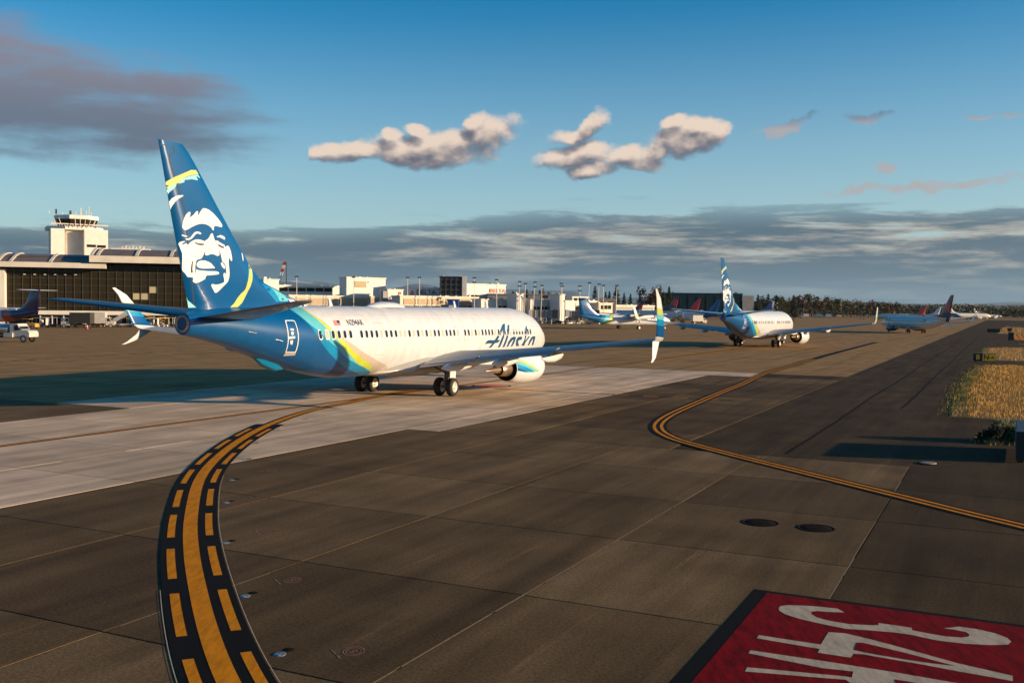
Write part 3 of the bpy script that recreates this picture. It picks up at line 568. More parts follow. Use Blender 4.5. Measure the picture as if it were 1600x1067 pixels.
M_fanblk = mat('fan_black', (.008, .008, .008), .6); M_hot = mat('hot_metal', (.42, .30, .2), .32, .85, .2, 4); M_tyre = mat('tyre_rubber', (.013, .013, .013), .8, 0, .3, 20); M_rim = mat('wheel_rim', (.55, .5, .45), .4, .4, .1)
M_strut = mat('strut_steel', (.2, .19, .18), .4, .6, .15); M_dkglass = mat('cabin_glass', (.012, .013, .016), .12, 0, 0); M_shade = mat('window_blind', (.42, .36, .3), .5, 0, .05); M_bare = mat('bare_metal', (.5, .48, .46), .25, .9, .05)
M_lime = skin('lime_paint', (.43, .46, .14)); M_teal = skin('teal_paint', C_teal); M_mid = skin('mid_blue_paint', C_mid); M_pale = skin('pale_blue_paint', C_pale); M_emb = skin('emblem_white', C_white); M_ink = skin('dark_ink', (.01, .02, .04)); M_script = skin('script_blue', (.004, .055, .14))
AF = [(0, 0), (.012, .18), (.05, .34), (.15, .47), (.32, .5), (.55, .4), (.78, .21), (1, .012)]
def foil(le, te, th, camber=.3):       # section: le, te points, th thickness, up/down split
    pts = []; le, te = Vector(le), Vector(te)
    for x, t in AF: pts.append((x, t*th*(1+camber)))
    for x, t in AF[::-1][:-1]: pts.append((x, -t*th*(1-camber)))
    return [(x, t) for x, t in pts]
def wing_ring(le, te, th, up=(0, 0, 1), camber=.3):
    le, te, up = Vector(le), Vector(te), Vector(up).normalized()
    return [le + (te-le)*x + up*t for x, t in foil(le, te, th, camber)]
def wheel(parent, c, r, w, name='wheel'):
    o = MB().lathe(c, (0, 1, 0), [(-w/2, r*.6), (-w/2, r*.86), (-w*.36, r*.97), (-w*.15, r), (w*.15, r), (w*.36, r*.97), (w/2, r*.86), (w/2, r*.6)], 24).obj('tyre', M_tyre, None)
    root = link(name, None, parent); o.parent = root
    for sg in (-1, 1): MB().lathe(Vector(c)+Vector((0, sg*w*.44, 0)), (0, sg, 0), [(0, r*.62), (.02, r*.5), (-.02, r*.42), (-.02, r*.18), (.04, r*.14), (.04, .005)], 18).obj('rim', M_rim, root)
    return root
def airliner(name, P):
    """P: dict(k scale, cut metres of fuselage left out, liv fuselage material, fin materials, engine radius, winglet kind)"""
    k = P.get('k', 1); cut = P.get('cut', 0)
    root = empty(name, (0, 0, 0)); root.scale = (k, k, k)
    def cs(s):      # shorten the cabin fore and aft of the wing
        return s if cut == 0 else (s + cut*.5 if s < 13 else s if s < 25 else s - cut*.5)
    N = 40; rings = []
    st = []
    for a, b in zip(FUS[:-1], FUS[1:]):
        nseg = max(1, int((b[0]-a[0])/.9))
        for i in range(nseg): st.append(a[0] + (b[0]-a[0])*i/nseg)
    st.append(FUS[-1][0])
    if cut: st = [s for s in st if not (6.6 < s < 12.9 or 25.1 < s < 26.9)]
    # smooth the table a little
    for s in st:
        v = [sum(interp(s+d, FUS, i)*w for d, w in ((-.5, .25), (0, .5), (.5, .25))) if 1 < s < 40 else interp(s, FUS, i) for i in (1, 2, 3)]
        zc, hw, hh = v
        rings.append([B(cs(s), hw*math.sin(2*math.pi*i/N), zc + hh*math.cos(2*math.pi*i/N)) for i in range(N)])
    fus = MB().loft(rings, 0, True, True).obj('fuselage', P['liv'], root)
    # wing-body fairing
    fr = []
    for s, w, zb, zt in ((12.6, .6, 1.5, 1.9), (13.6, 1.5, 1.32, 2.1), (15, 1.95, 1.2, 2.4), (18, 2.08, 1.14, 2.5), (21.5, 2.08, 1.14, 2.5), (23.5, 1.9, 1.22, 2.2), (25.2, 1.3, 1.34, 1.9), (26.4, .5, 1.44, 1.7)):
        zc, hh = (zb+zt)/2, (zt-zb)/2; fr.append([B(s, w*math.copysign(abs(math.sin(2*math.pi*i/24))**.7, math.sin(2*math.pi*i/24)), zc + hh*math.cos(2*math.pi*i/24)) for i in range(24)])
    MB().loft(fr).obj('belly_fairing', skin('belly_grey', (.30, .29, .28), .35, .2), root)
    wt = P.get('wing', [(1.2, 14.2, 22.9, 1.85, 1.1), (1.9, 14.75, 22.9, 1.93, 1.02), (5.8, 17.35, 23.05, 2.42, .62), (11.5, 20.9, 24.4, 3.1, .36), (17.1, 24.15, 25.9, 3.78, .19)])
    for sg in (1, -1):
        rg = [wing_ring(B(le, sg*y, z+.05), B(te, sg*y, z-.02), th) for y, le, te, z, th in wt]
        if sg < 0: rg = [r[::-1] for r in rg]
        w = MB().loft(rg[::-1]).obj('wing', M_wing, root)
        # leading edge slat strip, flap gap and fairings
        for yy, L_ in ((4.2, 3.0), (7.6, 2.6), (10.9, 2.2)):
            le = interp(yy, wt, 1); te = interp(yy, wt, 2); z = interp(yy, wt, 3)
            MB().loft([[B(te - L_ + L_*1.42*t, sg*(yy + .2*r*math.cos(a*math.pi/5)), z - .22 - .12*t + .26*r*math.sin(a*math.pi/5)*(1 if math.sin(a*math.pi/5) > 0 else 1.3)) for a in range(10)] for t, r in ((0, .1), (.15, .7), (.45, 1), (.8, .75), (1, .12))]).obj('flap_track_fairing', M_white, w)
        mb = MB(); a, b_ = wt[1], wt[2]
        for (ya, yb) in ((2.1, 5.6), (6.0, 11.2)):
            q = []
            for yy in (ya, yb):
                te = interp(yy, wt, 2); z = interp(yy, wt, 3); q.append((te, z, yy))
            r = [wing_ring(B(te-1.05, sg*yy, z+.10), B(te+.38, sg*yy, z-.16), .17) for te, z, yy in q]
            if sg < 0: r = [x[::-1] for x in r]
            mb.loft(r[::-1])
        mb.obj('flap', M_wingtop, w)
        # winglets
        y, le, te, z, th = wt[-1]
        if P.get('winglet') == 'split':
            R1 = [(17.1, le, te, z, th, 0), (17.42, le+.3, te+.1, z+.10, .16, .5), (17.62, le+.75, te+.45, z+.42, .14, 1.1), (17.74, le+1.35, te+.8, z+1.2, .10, 1.4), (17.86, le+2.35, te+1.3, z+2.2, .06, 1.45), (17.93, le+3.25, te+1.75, z+2.66, .02, 1.45)]
            rr = [wing_ring(B(a, sg*yy, zz), B(b_, sg*yy, zz-.02), t, (0, sg*math.sin(an), math.cos(an)), 0) for yy, a, b_, zz, t, an in R1]
            if sg < 0: rr = [x[::-1] for x in rr]
            MB().loft(rr[::-1]).obj('winglet', P['wl'], root)
            R2 = [(17.3, le+.55, te+.0, z+.02, .12, -.5), (17.38, le+1.1, te+.3, z-.35, .09, -1.0), (17.55, le+2.0, te+.85, z-.78, .05, -1.05), (17.62, le+2.7, te+1.3, z-.98, .02, -1.05)]
            rr = [wing_ring(B(a, sg*yy, zz), B(b_, sg*yy, zz-.02), t, (0, sg*math.sin(-an), math.cos(an)), 0) for yy, a, b_, zz, t, an in R2]
            if sg < 0: rr = [x[::-1] for x in rr]
            MB().loft(rr[::-1]).obj('lower_winglet', M_white, root)
        else:
            R1 = [(17.1, le, te, z, th, 0), (17.5, le+.35, te+.1, z+.12, .15, .6), (17.72, le+.9, te+.4, z+.6, .12, 1.2), (17.95, le+1.75, te+.85, z+2.0, .05, 1.4), (18.0, le+2.1, te+1.0, z+2.35, .02, 1.4)]
            rr = [wing_ring(B(a, sg*yy, zz), B(b_, sg*yy, zz-.02), t, (0, sg*math.sin(an), math.cos(an)), 0) for yy, a, b_, zz, t, an in R1]
            if sg < 0: rr = [x[::-1] for x in rr]
            MB().loft(rr[::-1]).obj('winglet', P['wl'], root)
        # engine
        er = P.get('er', 1.0); c = B(12.45, sg*4.83, 1.50 + (er-1)*.35); A = (-1, 0, 0)
        eng = MB().lathe(c, A, [(.35, .70*er), (.08, .78*er), (0, .86*er), (.05, .93*er), (.4, 1.01*er), (1.2, 1.06*er), (2.4, 1.04*er), (3.4, .95*er), (4.28, .80*er), (4.30, .77*er), (3.6, .80*er)], 36).obj('engine', P['eng'], root)
        MB().lathe(c, A, [(.6, .74*er), (.9, .70*er), (.9, .3*er), (.45, .02)], 30).obj('fan', M_fanblk, eng)
        MB().lathe(c, A, [(4.31, .772*er), (4.25, .755*er), (3.5, .77*er), (3.5, .40*er)], 30).obj('exhaust_duct', M_fanblk, eng)
        MB().lathe(c, A, [(3.4, .52*er), (4.2, .52*er), (5.0, .45*er), (5.5, .40*er), (5.52, .37*er), (5.0, .36*er)], 30).obj('core_cowl', M_hot, eng)
        MB().lathe(c, A, [(5.0, .36*er), (5.05, .27*er)], 30).obj('core_duct', M_fanblk, eng)
        MB().lathe(c, A, [(4.9, .28*er), (5.6, .26*er), (6.5, .13*er), (7.2, .03*er), (7.24, .001)], 24).obj('exhaust_cone', M_hot, eng)
        MB().loft([[B(s, sg*(4.83 + w_*a), zz) for a, zz in ((-1, z0), (-1, z1), (1, z1), (1, z0))] for s, w_, z0, z1 in ((13.6, .06, 2.4, 2.5), (15.0, .2, 2.2, 2.62), (17.0, .24, 2.0, 2.62), (19.0, .2, 1.9, 2.5), (21.2, .1, 2.0, 2.45), (22.6, .03, 2.2, 2.4))], 0, False).obj('pylon', M_white, eng)
        # main gear
        gr = link('main_gear', None, root); yy = 2.86*sg
        mb = MB().tube(B(21.2, yy, .56), B(21.15, yy, 1.15), .10, n=12).tube(B(21.15, yy, 1.1), B(21.0, yy*1.02, 2.2), .145, n=12).tube(B(21.2, yy-.5, .56), B(21.2, yy+.5, .56), .09)
        mb.tube(B(21.1, yy, 1.45), B(21.1, yy*.45, 1.95), .07).tube(B(21.1, yy, 1.2), B(22.2, yy, 2.1), .055).tube(B(21.35, yy, .7), B(21.5, yy, .95), .04).tube(B(21.5, yy, .95), B(21.3, yy, 1.25), .04)
        mb.obj('strut', M_strut, gr)
        MB().box(B(21.1, yy+sg*.42, 1.55), (.7, .04, .9), ry=.1).obj('gear_door', M_white, gr)
        for d in (-.43, .43): wheel(gr, B(21.2, yy+d, .565), .565, .40)
    gr = link('nose_gear', None, root); sN = cs(4.03)
    MB().tube(B(sN, 0, .34), B(sN-.1, 0, 1.9), .08).tube(B(sN, -.28, .34), B(sN, .28, .34), .05).tube(B(sN, 0, 1.0), B(sN-.9, 0, 1.7), .05).obj('strut', M_strut, gr)
    for d in (-.22, .22): wheel(gr, B(sN, d, .345), .345, .2)
    for sg in (-1, 1): MB().box(B(sN-.2, sg*.42, 1.15), (1.3, .03, .55)).obj('gear_door', M_white, gr)
    # fin with dorsal fillet
    fr = []
    for z in FINZ:
        le, te, th = fin_le(z), fin_te(z), fin_t(z)
        fr.append([B(cs(le + (te-le)*x), t, z) for x, t in foil((0, 0, 0), (1, 0, 0), th, 0)])
    MB().loft([r[::-1] for r in fr]).obj('fin', P['fin'], root)
    # tailplane
    for sg in (1, -1):
        T = [(.3, 35.9, 40.1, 4.85, .42), (1.0, 36.35, 40.2, 4.92, .38), (7.0, 40.55, 41.95, 5.60, .13), (7.18, 40.95, 42.0, 5.62, .05)]
        rr = [wing_ring(B(cs(a), sg*y, z), B(cs(b_), sg*y, z-.03), t, (0, 0, 1), 0) for y, a, b_, z, t in T]
        if sg < 0: rr = [x[::-1] for x in rr]
        MB().loft(rr[::-1]).obj('tailplane', P['tail'], root)
    MB().lathe(B(cs(40.55), 0, 4.55), (-1, 0, 0), [(-.05, .45), (.12, .36), (.12, .3), (-.2, .28), (-.2, .01)], 20).obj('tail_exhaust', M_hot, root)
    # cockpit glazing
    MB().add([side(1.75, 3.55, .01), side(2.6, 3.62, .01), side(2.9, 4.1, .01), side(2.15, 4.05, .01)], [(0, 1, 2, 3)]).obj('cockpit_window', M_dkglass, root)
    return root, cs
D_LE = sorted([(z, s) for s, z in D['outline_LE']]); D_LE[-1] = (12.50, D_LE[-1][1])
D_TE = sorted([(z, s) for s, z in D['outline_TE']])
def fin_le(z): return interp(z, [(4.9, 31.0)] + D_LE, 1)
def fin_te(z): return interp(z, D_TE, 1)
def fin_t(z): c = fin_te(z) - fin_le(z); return min(.095*c, .46) if z > 5.6 else .46
FINZ = [4.9, 5.3, 5.51, 5.73, 6.01, 6.23, 6.35, 6.5, 6.74, 7.1, 7.41, 7.78, 8.2, 8.62, 9.3, 9.91, 10.8, 11.7, 12.2, 12.5]
def fin_side(s, z, off):
    z = min(z, 12.495); le, te, th = fin_le(z), fin_te(z), fin_t(z); x = min(1, max(0, (s-le)/(te-le)))
    return B(min(max(s, le), te), interp(x, AF, 1)*th + off, z)
b1, b2, b3, b4, b5 = (D[q] for q in ('b1', 'b2', 'b3', 'b4', 'b5'))
LIV_A = livery_fuselage('banded_blue_livery', [b5, b4, b3, b2, b1], [C_beige, C_lime, C_teal, C_mid, C_blue])
WL_A = band_paint('winglet_bands', (.06, 0, 1), [(2.0, C_white), (3.75, C_blue), (4.3, C_mid), (4.6, C_teal), (4.85, (.40, .46, .12)), (5.15, C_white), (7.5, C_white)])
ENG_A = band_paint('nacelle_swoosh', (.55, 0, 1), [(-1, C_white), (2.75, C_white), (2.78, C_blue), (3.05, C_mid), (3.35, C_teal), (3.6, C_lime), (3.78, C_white), (9.0, C_white)])
PSI = .4312
M_stab = skin('stabiliser_grey', (.075, .08, .09), .4, .2, .3)
jet, cs0 = airliner('taxiing_jet', dict(liv=LIV_A, wl=WL_A, eng=M_white, fin=M_blue, tail=M_stab, winglet='split'))
jet.location = (-6.61, 62.07, 0); jet.rotation_euler.z = math.pi/2 - PSI
tag(jet, 'large blue-tailed white airliner in the foreground with a face emblem on its fin', 'airliner')
def livery_details(root, full=True):
    em = patch('face_emblem', D['white'], fin_side, M_emb, root, .35, .010, .0008)
    patch('emblem_line', D['eyes'], fin_side, M_ink, em, .35, .022)
    patch('lime_band', D['lime'], fin_side, M_lime, root, .35, .008, .0012); patch('pale_band', D['pale'], fin_side, M_pale, root, .35, .0065, .0012)
    patch('sky_blue_band', D['sky'], fin_side, M_mid, root, .35, .0055); patch('teal_band', D['teal'], fin_side, M_teal, root, .35, .0045); patch('white_fillet', D['whitefil'], fin_side, M_white, root, .35, .004)
    patch('rudder_gap', D['rudder'], fin_side, M_ink, root, .35, .003)
    sw = lambda s, z, off: side(s, z, off)
    dr = D['door'][0]; cx = sum(p[0] for p in dr)/len(dr); cz = sum(p[1] for p in dr)/len(dr)
    o2 = [(cx + (s-cx)*.84, cz + (z-cz)*.93) for s, z in dr]
    door = link('door', None, root); n = len(dr)
    mb = MB(); vs = [side(s, z, .012) for s, z in dr] + [side(s, z, .012) for s, z in o2]
    mb.add(vs, [(i, (i+1) % n, n + (i+1) % n, n+i) for i in range(n)]); mb.obj('door_outline', M_emb, door)
    patch('door_handle', D['doormarks'], sw, M_emb, door, .3, .012); patch('door_sill', D['sill'], sw, M_shade, door, .3, .02)
    patch('script_lettering', D['script'], sw, M_script, root, .3, .006, .0012)
    patch('flag', D['flag'], sw, skin('flag_red', (.45, .2, .18)), root, .3, .007); patch('flag_canton', D['canton'], sw, M_ink, root, .3, .0095)
    # registration letters wrapped on the flank
    me = text_mesh('N294AK', .42, 0, .004); mb = MB(); mb.add([side(29.2 - v.co.x*1.02, 4.52 + v.co.y - v.co.x*-.0, .009) for v in me.vertices], [list(p.vertices) for p in me.polygons]); mb.obj('registration', M_ink, root)
livery_details(jet)
# cabin windows: one mesh, copied along the cabin
def oval(w, h, n=10):
    return [(w*math.copysign(abs(math.cos(2*math.pi*i/n))**.6, math.cos(2*math.pi*i/n)), h*math.copysign(abs(math.sin(2*math.pi*i/n))**.6, math.sin(2*math.pi*i/n))) for i in range(n)]
def cabin_windows(root, s0, s1, step, z0, dz, skip=(), k=1.0):
    zc, hw, hh = fus_at(20.); ref = 20.; me = {}
    for nm, m in (('open', M_dkglass), ('shut', M_shade)):
        ring = oval(.14*k, .215*k, 12); z = 3.83
        a = [side(ref + x*1.35, z + y*1.3, .004) - B(ref, 0, z) for x, y in ring]; b_ = [side(ref + x, z + y, .006) - B(ref, 0, z) for x, y in ring]; c = [side(ref + x*.95, z + y*.95, -.0) - B(ref, 0, z) + Vector((0, -.008, 0)) for x, y in ring]
        n = 12; mb = MB(); mb.add(a + b_, [(i, (i+1) % n, n+(i+1) % n, n+i) for i in range(n)], 0); mb.add(c, [tuple(range(n))], 1)
        me[nm] = mb.mesh('window', [M_emb, m])
    s = s0; rnd = random.Random(3)
    while s < s1:
        if not any(abs(s-q) < step*.45 for q in skip):
            d = side(s, z0 + dz*(s-s0), 0) - side(ref, 3.83, 0)
            o = link('window', me['open' if rnd.random() < .72 else 'shut'], root); o.location = (B(s, 0, 0).x, d.y, z0 + dz*(s-s0))
        s += step
cabin_windows(jet, 6.1, 32.7, .508, 3.66, .0106, (17.3, 29.47))
# overwing and rear exits, outlined
def outline(name, s0, s1, z0, z1, root, m, w=.02, off=.007):
    mb = MB()
    for a, b_ in (((s0, z0), (s1, z0+w)), ((s0, z1-w), (s1, z1)), ((s0, z0+w), (s0+w, z1-w)), ((s1-w, z0+w), (s1, z1-w))):
        for i in range(4):
            za, zb = a[1]+(b_[1]-a[1])*i/4, a[1]+(b_[1]-a[1])*(i+1)/4
            mb.add([side(a[0], za, off), side(b_[0], za, off), side(b_[0], zb, off), side(a[0], zb, off)], [(0, 1, 2, 3)])
    return mb.obj(name, m, root)
M_line = mat('panel_line', (.33, .30, .27), .5)
for s0, s1, z0, z1 in ((26.6, 27.5, 2.7, 4.5), (16.4, 16.95, 3.25, 4.2), (17.6, 18.15, 3.25, 4.2), (4.4, 5.25, 2.7, 4.5)): outline('exit_outline', s0, s1, z0, z1, jet, M_line)
# engine swoosh as paint on the right nacelle
for o in jet.children:
    if o.name.startswith('engine'):
        sgn = -1 if o.data.vertices[0].co.y < 0 else 1
        def nac(t, a, off, sg=(1 if sgn < 0 else -1)):
            r = interp(t, [(0, .86), (.05, .93), (.4, 1.01), (1.2, 1.06), (2.4, 1.04), (3.4, .95), (4.28, .80)], 1) + off
            return B(12.45 + t, sg*(4.83 + r*math.cos(a)) if sg > 0 else -(4.83 + r*math.cos(a)), 1.5 + r*math.sin(a))
        for nm, m, A0, off in (('lime_band', M_lime, [(4.25, .85), (3.2, .50), (2.2, .10), (1.2, -.28), (2.2, -.08), (3.2, .28), (4.25, .62)], .010), ('teal_band', M_teal, [(4.25, .66), (3.2, .30), (2.2, -.06), (1.2, -.28), (2.2, -.28), (3.2, .05), (4.25, .35)], .007), ('mid_blue_band', M_mid, [(4.25, .38), (3.2, .08), (2.2, -.22), (2.0, -.28), (2.8, -.26), (3.4, -.18), (4.25, .05)], .0085), ('navy_band', M_blue, [(4.25, .10), (3.5, -.12), (2.9, -.26), (3.4, -.24), (4.25, -.12)], .0095)):
            patch(nm, [A0], lambda t, a, f: nac(t, a, f), m, o, .2, off)
# aerials and satellite dome
rd = [[B(s, r*math.cos(a*math.pi/8), 5.36 + h*max(0, math.sin(a*math.pi/8))) for a in range(9)] for s, r, h in ((21.6, .05, .02), (22.0, .4, .18), (22.8, .62, .32), (24.0, .66, .36), (24.8, .5, .28), (25.5, .2, .12), (25.9, .05, .02))]
MB().loft(rd, 0, True, False, False).obj('satellite_dome', M_white, jet)
for s in (29.0, 14.5, 9.5): MB().loft([[B(s + a + sh, w_, z) for a, w_ in ((0, 0), (.25*t, .03), (.5*t, 0), (.25*t, -.03))] for z, t, sh in ((5.38, 1, 0), (5.85, .55, .3))]).obj('blade_aerial', M_white, jet)
MB().loft([[B(s, w_*a, z0 + (0 if a else -.0) - d*(1-abs(a))) for a in (-1, -.5, 0, .5, 1)] for s, w_, z0, d in ((36.2, .05, 3.1, .02), (35.2, .3, 2.75, .35), (34.2, .32, 2.45, .4), (33.2, .06, 2.2, .02))], 0, True, False, False).obj('tail_skid', M_mid, jet)
for s, z in ((37.3, 4.15), (35.6, 3.75)): MB().tube(side(s, z, -.02), side(s-.35, z-.05, .12), .035, .02).obj('drain_mast', M_bare, jet)
# ---------------------------------------------------------------- the other aircraft
def shifted(curves, d): return [[(s-d, z) for s, z in c] for c in curves]
def place(root, pt, psi): root.location = (pt[0], pt[1], ZG); root.rotation_euler.z = math.pi/2 - psi
LIV_B = livery_fuselage('banded_blue_livery_short', shifted([b5, b4, b3, b2, b1], 1.35), [C_beige, C_lime, C_teal, C_mid, C_blue])
WL_B = band_paint('sharklet_bands', (0, 0, 1), [(2.0, C_white), (4.3, C_lime), (4.7, C_white), (7.5, C_white)])
j2, cs2 = airliner('taxiing_jet', dict(cut=2.7, liv=LIV_B, wl=WL_B, eng=M_white, fin=M_blue, tail=M_blue, er=1.16))
place(j2, (G(1145, 540)+G(1222, 543))/2, R_(28.5))
tag(j2, 'second blue-tailed airliner seen from behind on the taxiway, smaller than the foreground one', 'airliner')
before = set(j2.children); livery_details(j2)
for o in set(j2.children) - before:
    if o.name.startswith(('script', 'flag', 'registration')): bpy.data.objects.remove(o)
    else: o.location.x = 1.35
cabin_windows(j2, 8, 30.5, .53, 3.7, .004, (17.6, 18.1))
C_navy, C_dred = (.012, .02, .06), (.34, .015, .03)
LIV_D = livery_fuselage('white_livery', [[(39.2, 1.4), (38.0, 5.4)]], [C_navy], base_c=(.66, .62, .55))
def tail_paint(name, lo, hi, axis=(-.55, 0, 1.)): return band_paint(name, axis, [(-30, C_navy), (lo, C_dred), (hi, C_navy), (60, C_navy)])
FIN_D = tail_paint('navy_red_fin', 16.6, 19.6)
j3, cs3 = airliner('regional_jet', dict(k=.80, cut=2.0, liv=LIV_D, wl=M_white, eng=skin('engine_navy', (.03, .04, .09)), fin=FIN_D, tail=M_white, er=.95))
place(j3, G(1431, 520), R_(-11)); tag(j3, 'small white regional jet with navy and red fin, turned to the left', 'airliner')
def port_text(root, s, size, s0, z0, m, name, bold=.004):      # lettering on the left flank
    me = text_mesh(s, size, 0, bold); mb = MB()
    mb.add([Vector((q.x, -q.y, q.z)) for q in (side(s0 + v.co.x, z0 + v.co.y, .02) for v in me.vertices)], [list(p.vertices) for p in me.polygons]); return mb.obj(name, m, root)
M_navy = skin('navy_ink', C_navy)
port_text(j3, 'DELTA', 1.1, 7.0, 4.35, M_navy, 'airline_lettering', .02); port_text(j3, 'N604CZ', .6, 28.5, 4.35, M_navy, 'registration')
zc_ = 3.83
def port_windows(root, s0, s1, step):
    ring = oval(.15, .21, 10); q = [side(20 + x, zc_ + y, .012) - B(20, 0, zc_) for x, y in ring]
    me = MB().add([Vector((v.x, -v.y, v.z)) for v in q], [tuple(range(10))]).mesh('window', M_dkglass); s = s0
    while s < s1:
        link('window', me, root).location = (B(s, 0, 0).x, 0, zc_); s += step
port_windows(j3, 8, 29.5, .62)
LIV_P = livery_fuselage('white_blue_livery', [b2, b1], [C_mid, C_blue], base_c=(.66, .62, .55))
j4, _ = airliner('distant_jet', dict(liv=LIV_P, wl=M_white, eng=M_white, fin=M_emb, tail=M_white, winglet='split'))
place(j4, AT(1514, 498, 880), R_(82)); tag(j4, 'white airliner far down the taxiway beyond the regional jet', 'airliner')
patch('face_emblem', D['white'][:1] + D['white'][4:5], fin_side, M_blue, j4, .5, .02, .001)
j5, _ = airliner('distant_jet', dict(k=.82, cut=2, liv=LIV_D, wl=M_white, eng=M_white, fin=M_white, tail=M_white))
place(j5, AT(1543, 497, 1000), R_(78)); tag(j5, 'farthest white airliner, only its nose showing past the one before it', 'airliner')
# parked airliners at the gates
parked = [((1003, 492), 470, .8, 2.0, FIN_D, LIV_D, -62, 'parked white airliner with low navy and red fin behind the turboprop'),
          ((1058, 494), 455, .95, 2.7, tail_paint('navy_red_fin_b', 17.0, 20.5), LIV_D, -66, 'parked white airliner whose dark navy and red fin stands before the hangar'),
          ((1092, 494), 560, .95, 2.7, skin('red_fin', (.5, .02, .04)), LIV_D, -64, 'parked white airliner with a bright red fin before the hangar'),
          ((1120, 494), 420, .8, 1.0, M_blue, LIV_P, -66, 'parked airliner with a blue fin close left of the second taxiing jet'),
          ((1205, 494), 620, .9, 2.7, skin('yellow_blue_fin', (.03, .08, .3)), LIV_P, -60, 'parked airliner with a dark blue fin beyond the second taxiing jet'),
          ((1445, 494), 640, .8, 2.0, skin('red_white_fin', (.5, .05, .05)), LIV_D, -70, 'parked airliner with red fin just left of the regional jet tail'),
          ((1468, 494), 720, .8, 2.0, M_emb, LIV_D, -70, 'parked white-finned airliner directly behind the regional jet')]
for (px, py), Y, k, cut, fm, lv, psi, lab in parked:
    r, _ = airliner('parked_jet', dict(k=k, cut=cut, liv=lv, wl=M_white, eng=M_white, fin=fm, tail=M_white))
    tx = AT(px, py, Y); ang = R_(psi); off = Vector((math.sin(ang), math.cos(ang), 0))*(18.5*k)     # px marks the fin
    place(r, (tx.x + off.x, tx.y + off.y), ang); tag(r, lab, 'airliner', 'airliners parked at the gates')
# turboprops with T-tails
def turboprop(name, body_m, fin_m, tail_m):
    root = empty(name, (0, 0, 0))
    S = [(0, 2.0, .02, .02), (.3, 2.05, .5, .45), (1.2, 2.2, .95, .9), (2.6, 2.4, 1.25, 1.25), (4, 2.5, 1.34, 1.36), (22, 2.5, 1.34, 1.36), (25, 2.75, 1.2, 1.15), (28, 3.15, .8, .8), (30.5, 3.5, .45, .5), (31.6, 3.6, .15, .2)]
    rg = []
    for i in range(33):
        s = 31.6*i/32; rg.append([Vector((14.5-s, -interp(s, S, 2)*math.sin(2*math.pi*j/24), interp(s, S, 1) + interp(s, S, 3)*math.cos(2*math.pi*j/24))) for j in range(24)])
    MB().loft(rg).obj('fuselage', body_m, root)
    b = lambda s, y, z: Vector((14.5-s, -y, z))
    for sg in (1, -1):
        r = [wing_ring(b(le, sg*y, z), b(te, sg*y, z), th) for y, le, te, z, th in ((0, 12.6, 15.9, 3.95, .5), (4.4, 12.6, 15.9, 3.98, .5), (14.2, 13.6, 15.4, 4.25, .22))]
        if sg < 0: r = [x[::-1] for x in r]
        MB().loft(r[::-1]).obj('wing', M_wing, root)
        n = MB().loft([[b(s, sg*4.4 + w*math.sin(a*math.pi/6), z + h*math.cos(a*math.pi/6)) for a in range(12)] for s, w, h, z in ((10.0, .25, .25, 3.6), (10.4, .5, .5, 3.6), (12.5, .62, .75, 3.5), (15.5, .6, .85, 3.35), (18.2, .25, .3, 3.7))]).obj('engine_nacelle', body_m, root)
        mb = MB().lathe(b(10.0, sg*4.4, 3.6), (1, 0, 0), [(0, .26), (.4, .15), (.6, .01)], 12)
        mb.obj('spinner', M_strut, n)
        for k in range(6):
            a = k*math.pi/3 + .2; d = Vector((0, math.cos(a), math.sin(a)))
            MB().tube(b(9.85, sg*4.4, 3.6) + d*.2, b(9.85, sg*4.4, 3.6) + d*2.0, .1, .05, 6).obj('propeller_blade', M_fanblk, n)
        g_ = link('main_gear', None, root); MB().tube(b(15.2, sg*4.4, .45), b(14.9, sg*4.4, 3.0), .12).tube(b(15.2, sg*4.4-.45, .45), b(15.2, sg*4.4+.45, .45), .08).tube(b(15.2, sg*4.4, 1.2), b(16.4, sg*4.4, 3.0), .07).obj('strut', M_strut, g_)
        for d in (-.3, .3): wheel(g_, b(15.2, sg*4.4+d, .46), .46, .28)
        r = [wing_ring(b(le, sg*y, z), b(te, sg*y, z), th) for y, le, te, z, th in ((0, 29.6, 32.0, 8.1, .3), (4.6, 30.6, 31.9, 8.15, .14))]
        if sg < 0: r = [x[::-1] for x in r]
        MB().loft(r[::-1]).obj('tailplane', tail_m, root)
    MB().loft([[b(le + (te-le)*x, t, z) for x, t in foil((0, 0, 0), (1, 0, 0), th, 0)][::-1] for le, te, z, th in ((22.5, 31.5, 3.4, .4), (25.6, 31.6, 4.2, .42), (27.6, 31.9, 5.4, .4), (29.3, 32.3, 8.2, .34), (29.8, 32.2, 8.4, .1))]).obj('fin', fin_m, root)
    g_ = link('nose_gear', None, root); MB().tube(b(2.2, 0, .3), b(2.0, 0, 1.6), .08).obj('strut', M_strut, g_)
    for d in (-.18, .18): wheel(g_, b(2.2, d, .3), .3, .18)
    me = MB().add([b(0, 1.35 - abs(y)*.1, 0) + Vector((x, 0, y)) for x, y in oval(.14, .19, 10)], [tuple(range(10))]).mesh('window', M_dkglass)
    for i in range(22): link('window', me, root).location = (-5 - .78*i, 0, 2.85)
    return root
LIV_Q = band_paint('turboprop_bands', (-1, 0, .9), [(-40, C_white), (9.6, C_lime), (10.6, C_teal), (12.0, C_mid), (13.4, C_blue), (60, C_blue)])
q1 = turboprop('turboprop', LIV_Q, M_blue, M_blue); place(q1, G(985, 514), R_(58)); tag(q1, 'white and blue T-tailed turboprop behind the foreground winglet', 'turboprop')
q2 = turboprop('turboprop', band_paint('purple_bands', (-1, 0, .6), [(-40, C_white), (8.0, (.45, .05, .02)), (10.8, (.035, .01, .06)), (60, (.035, .01, .06))]), skin('purple_fin', (.03, .012, .055)), M_white)
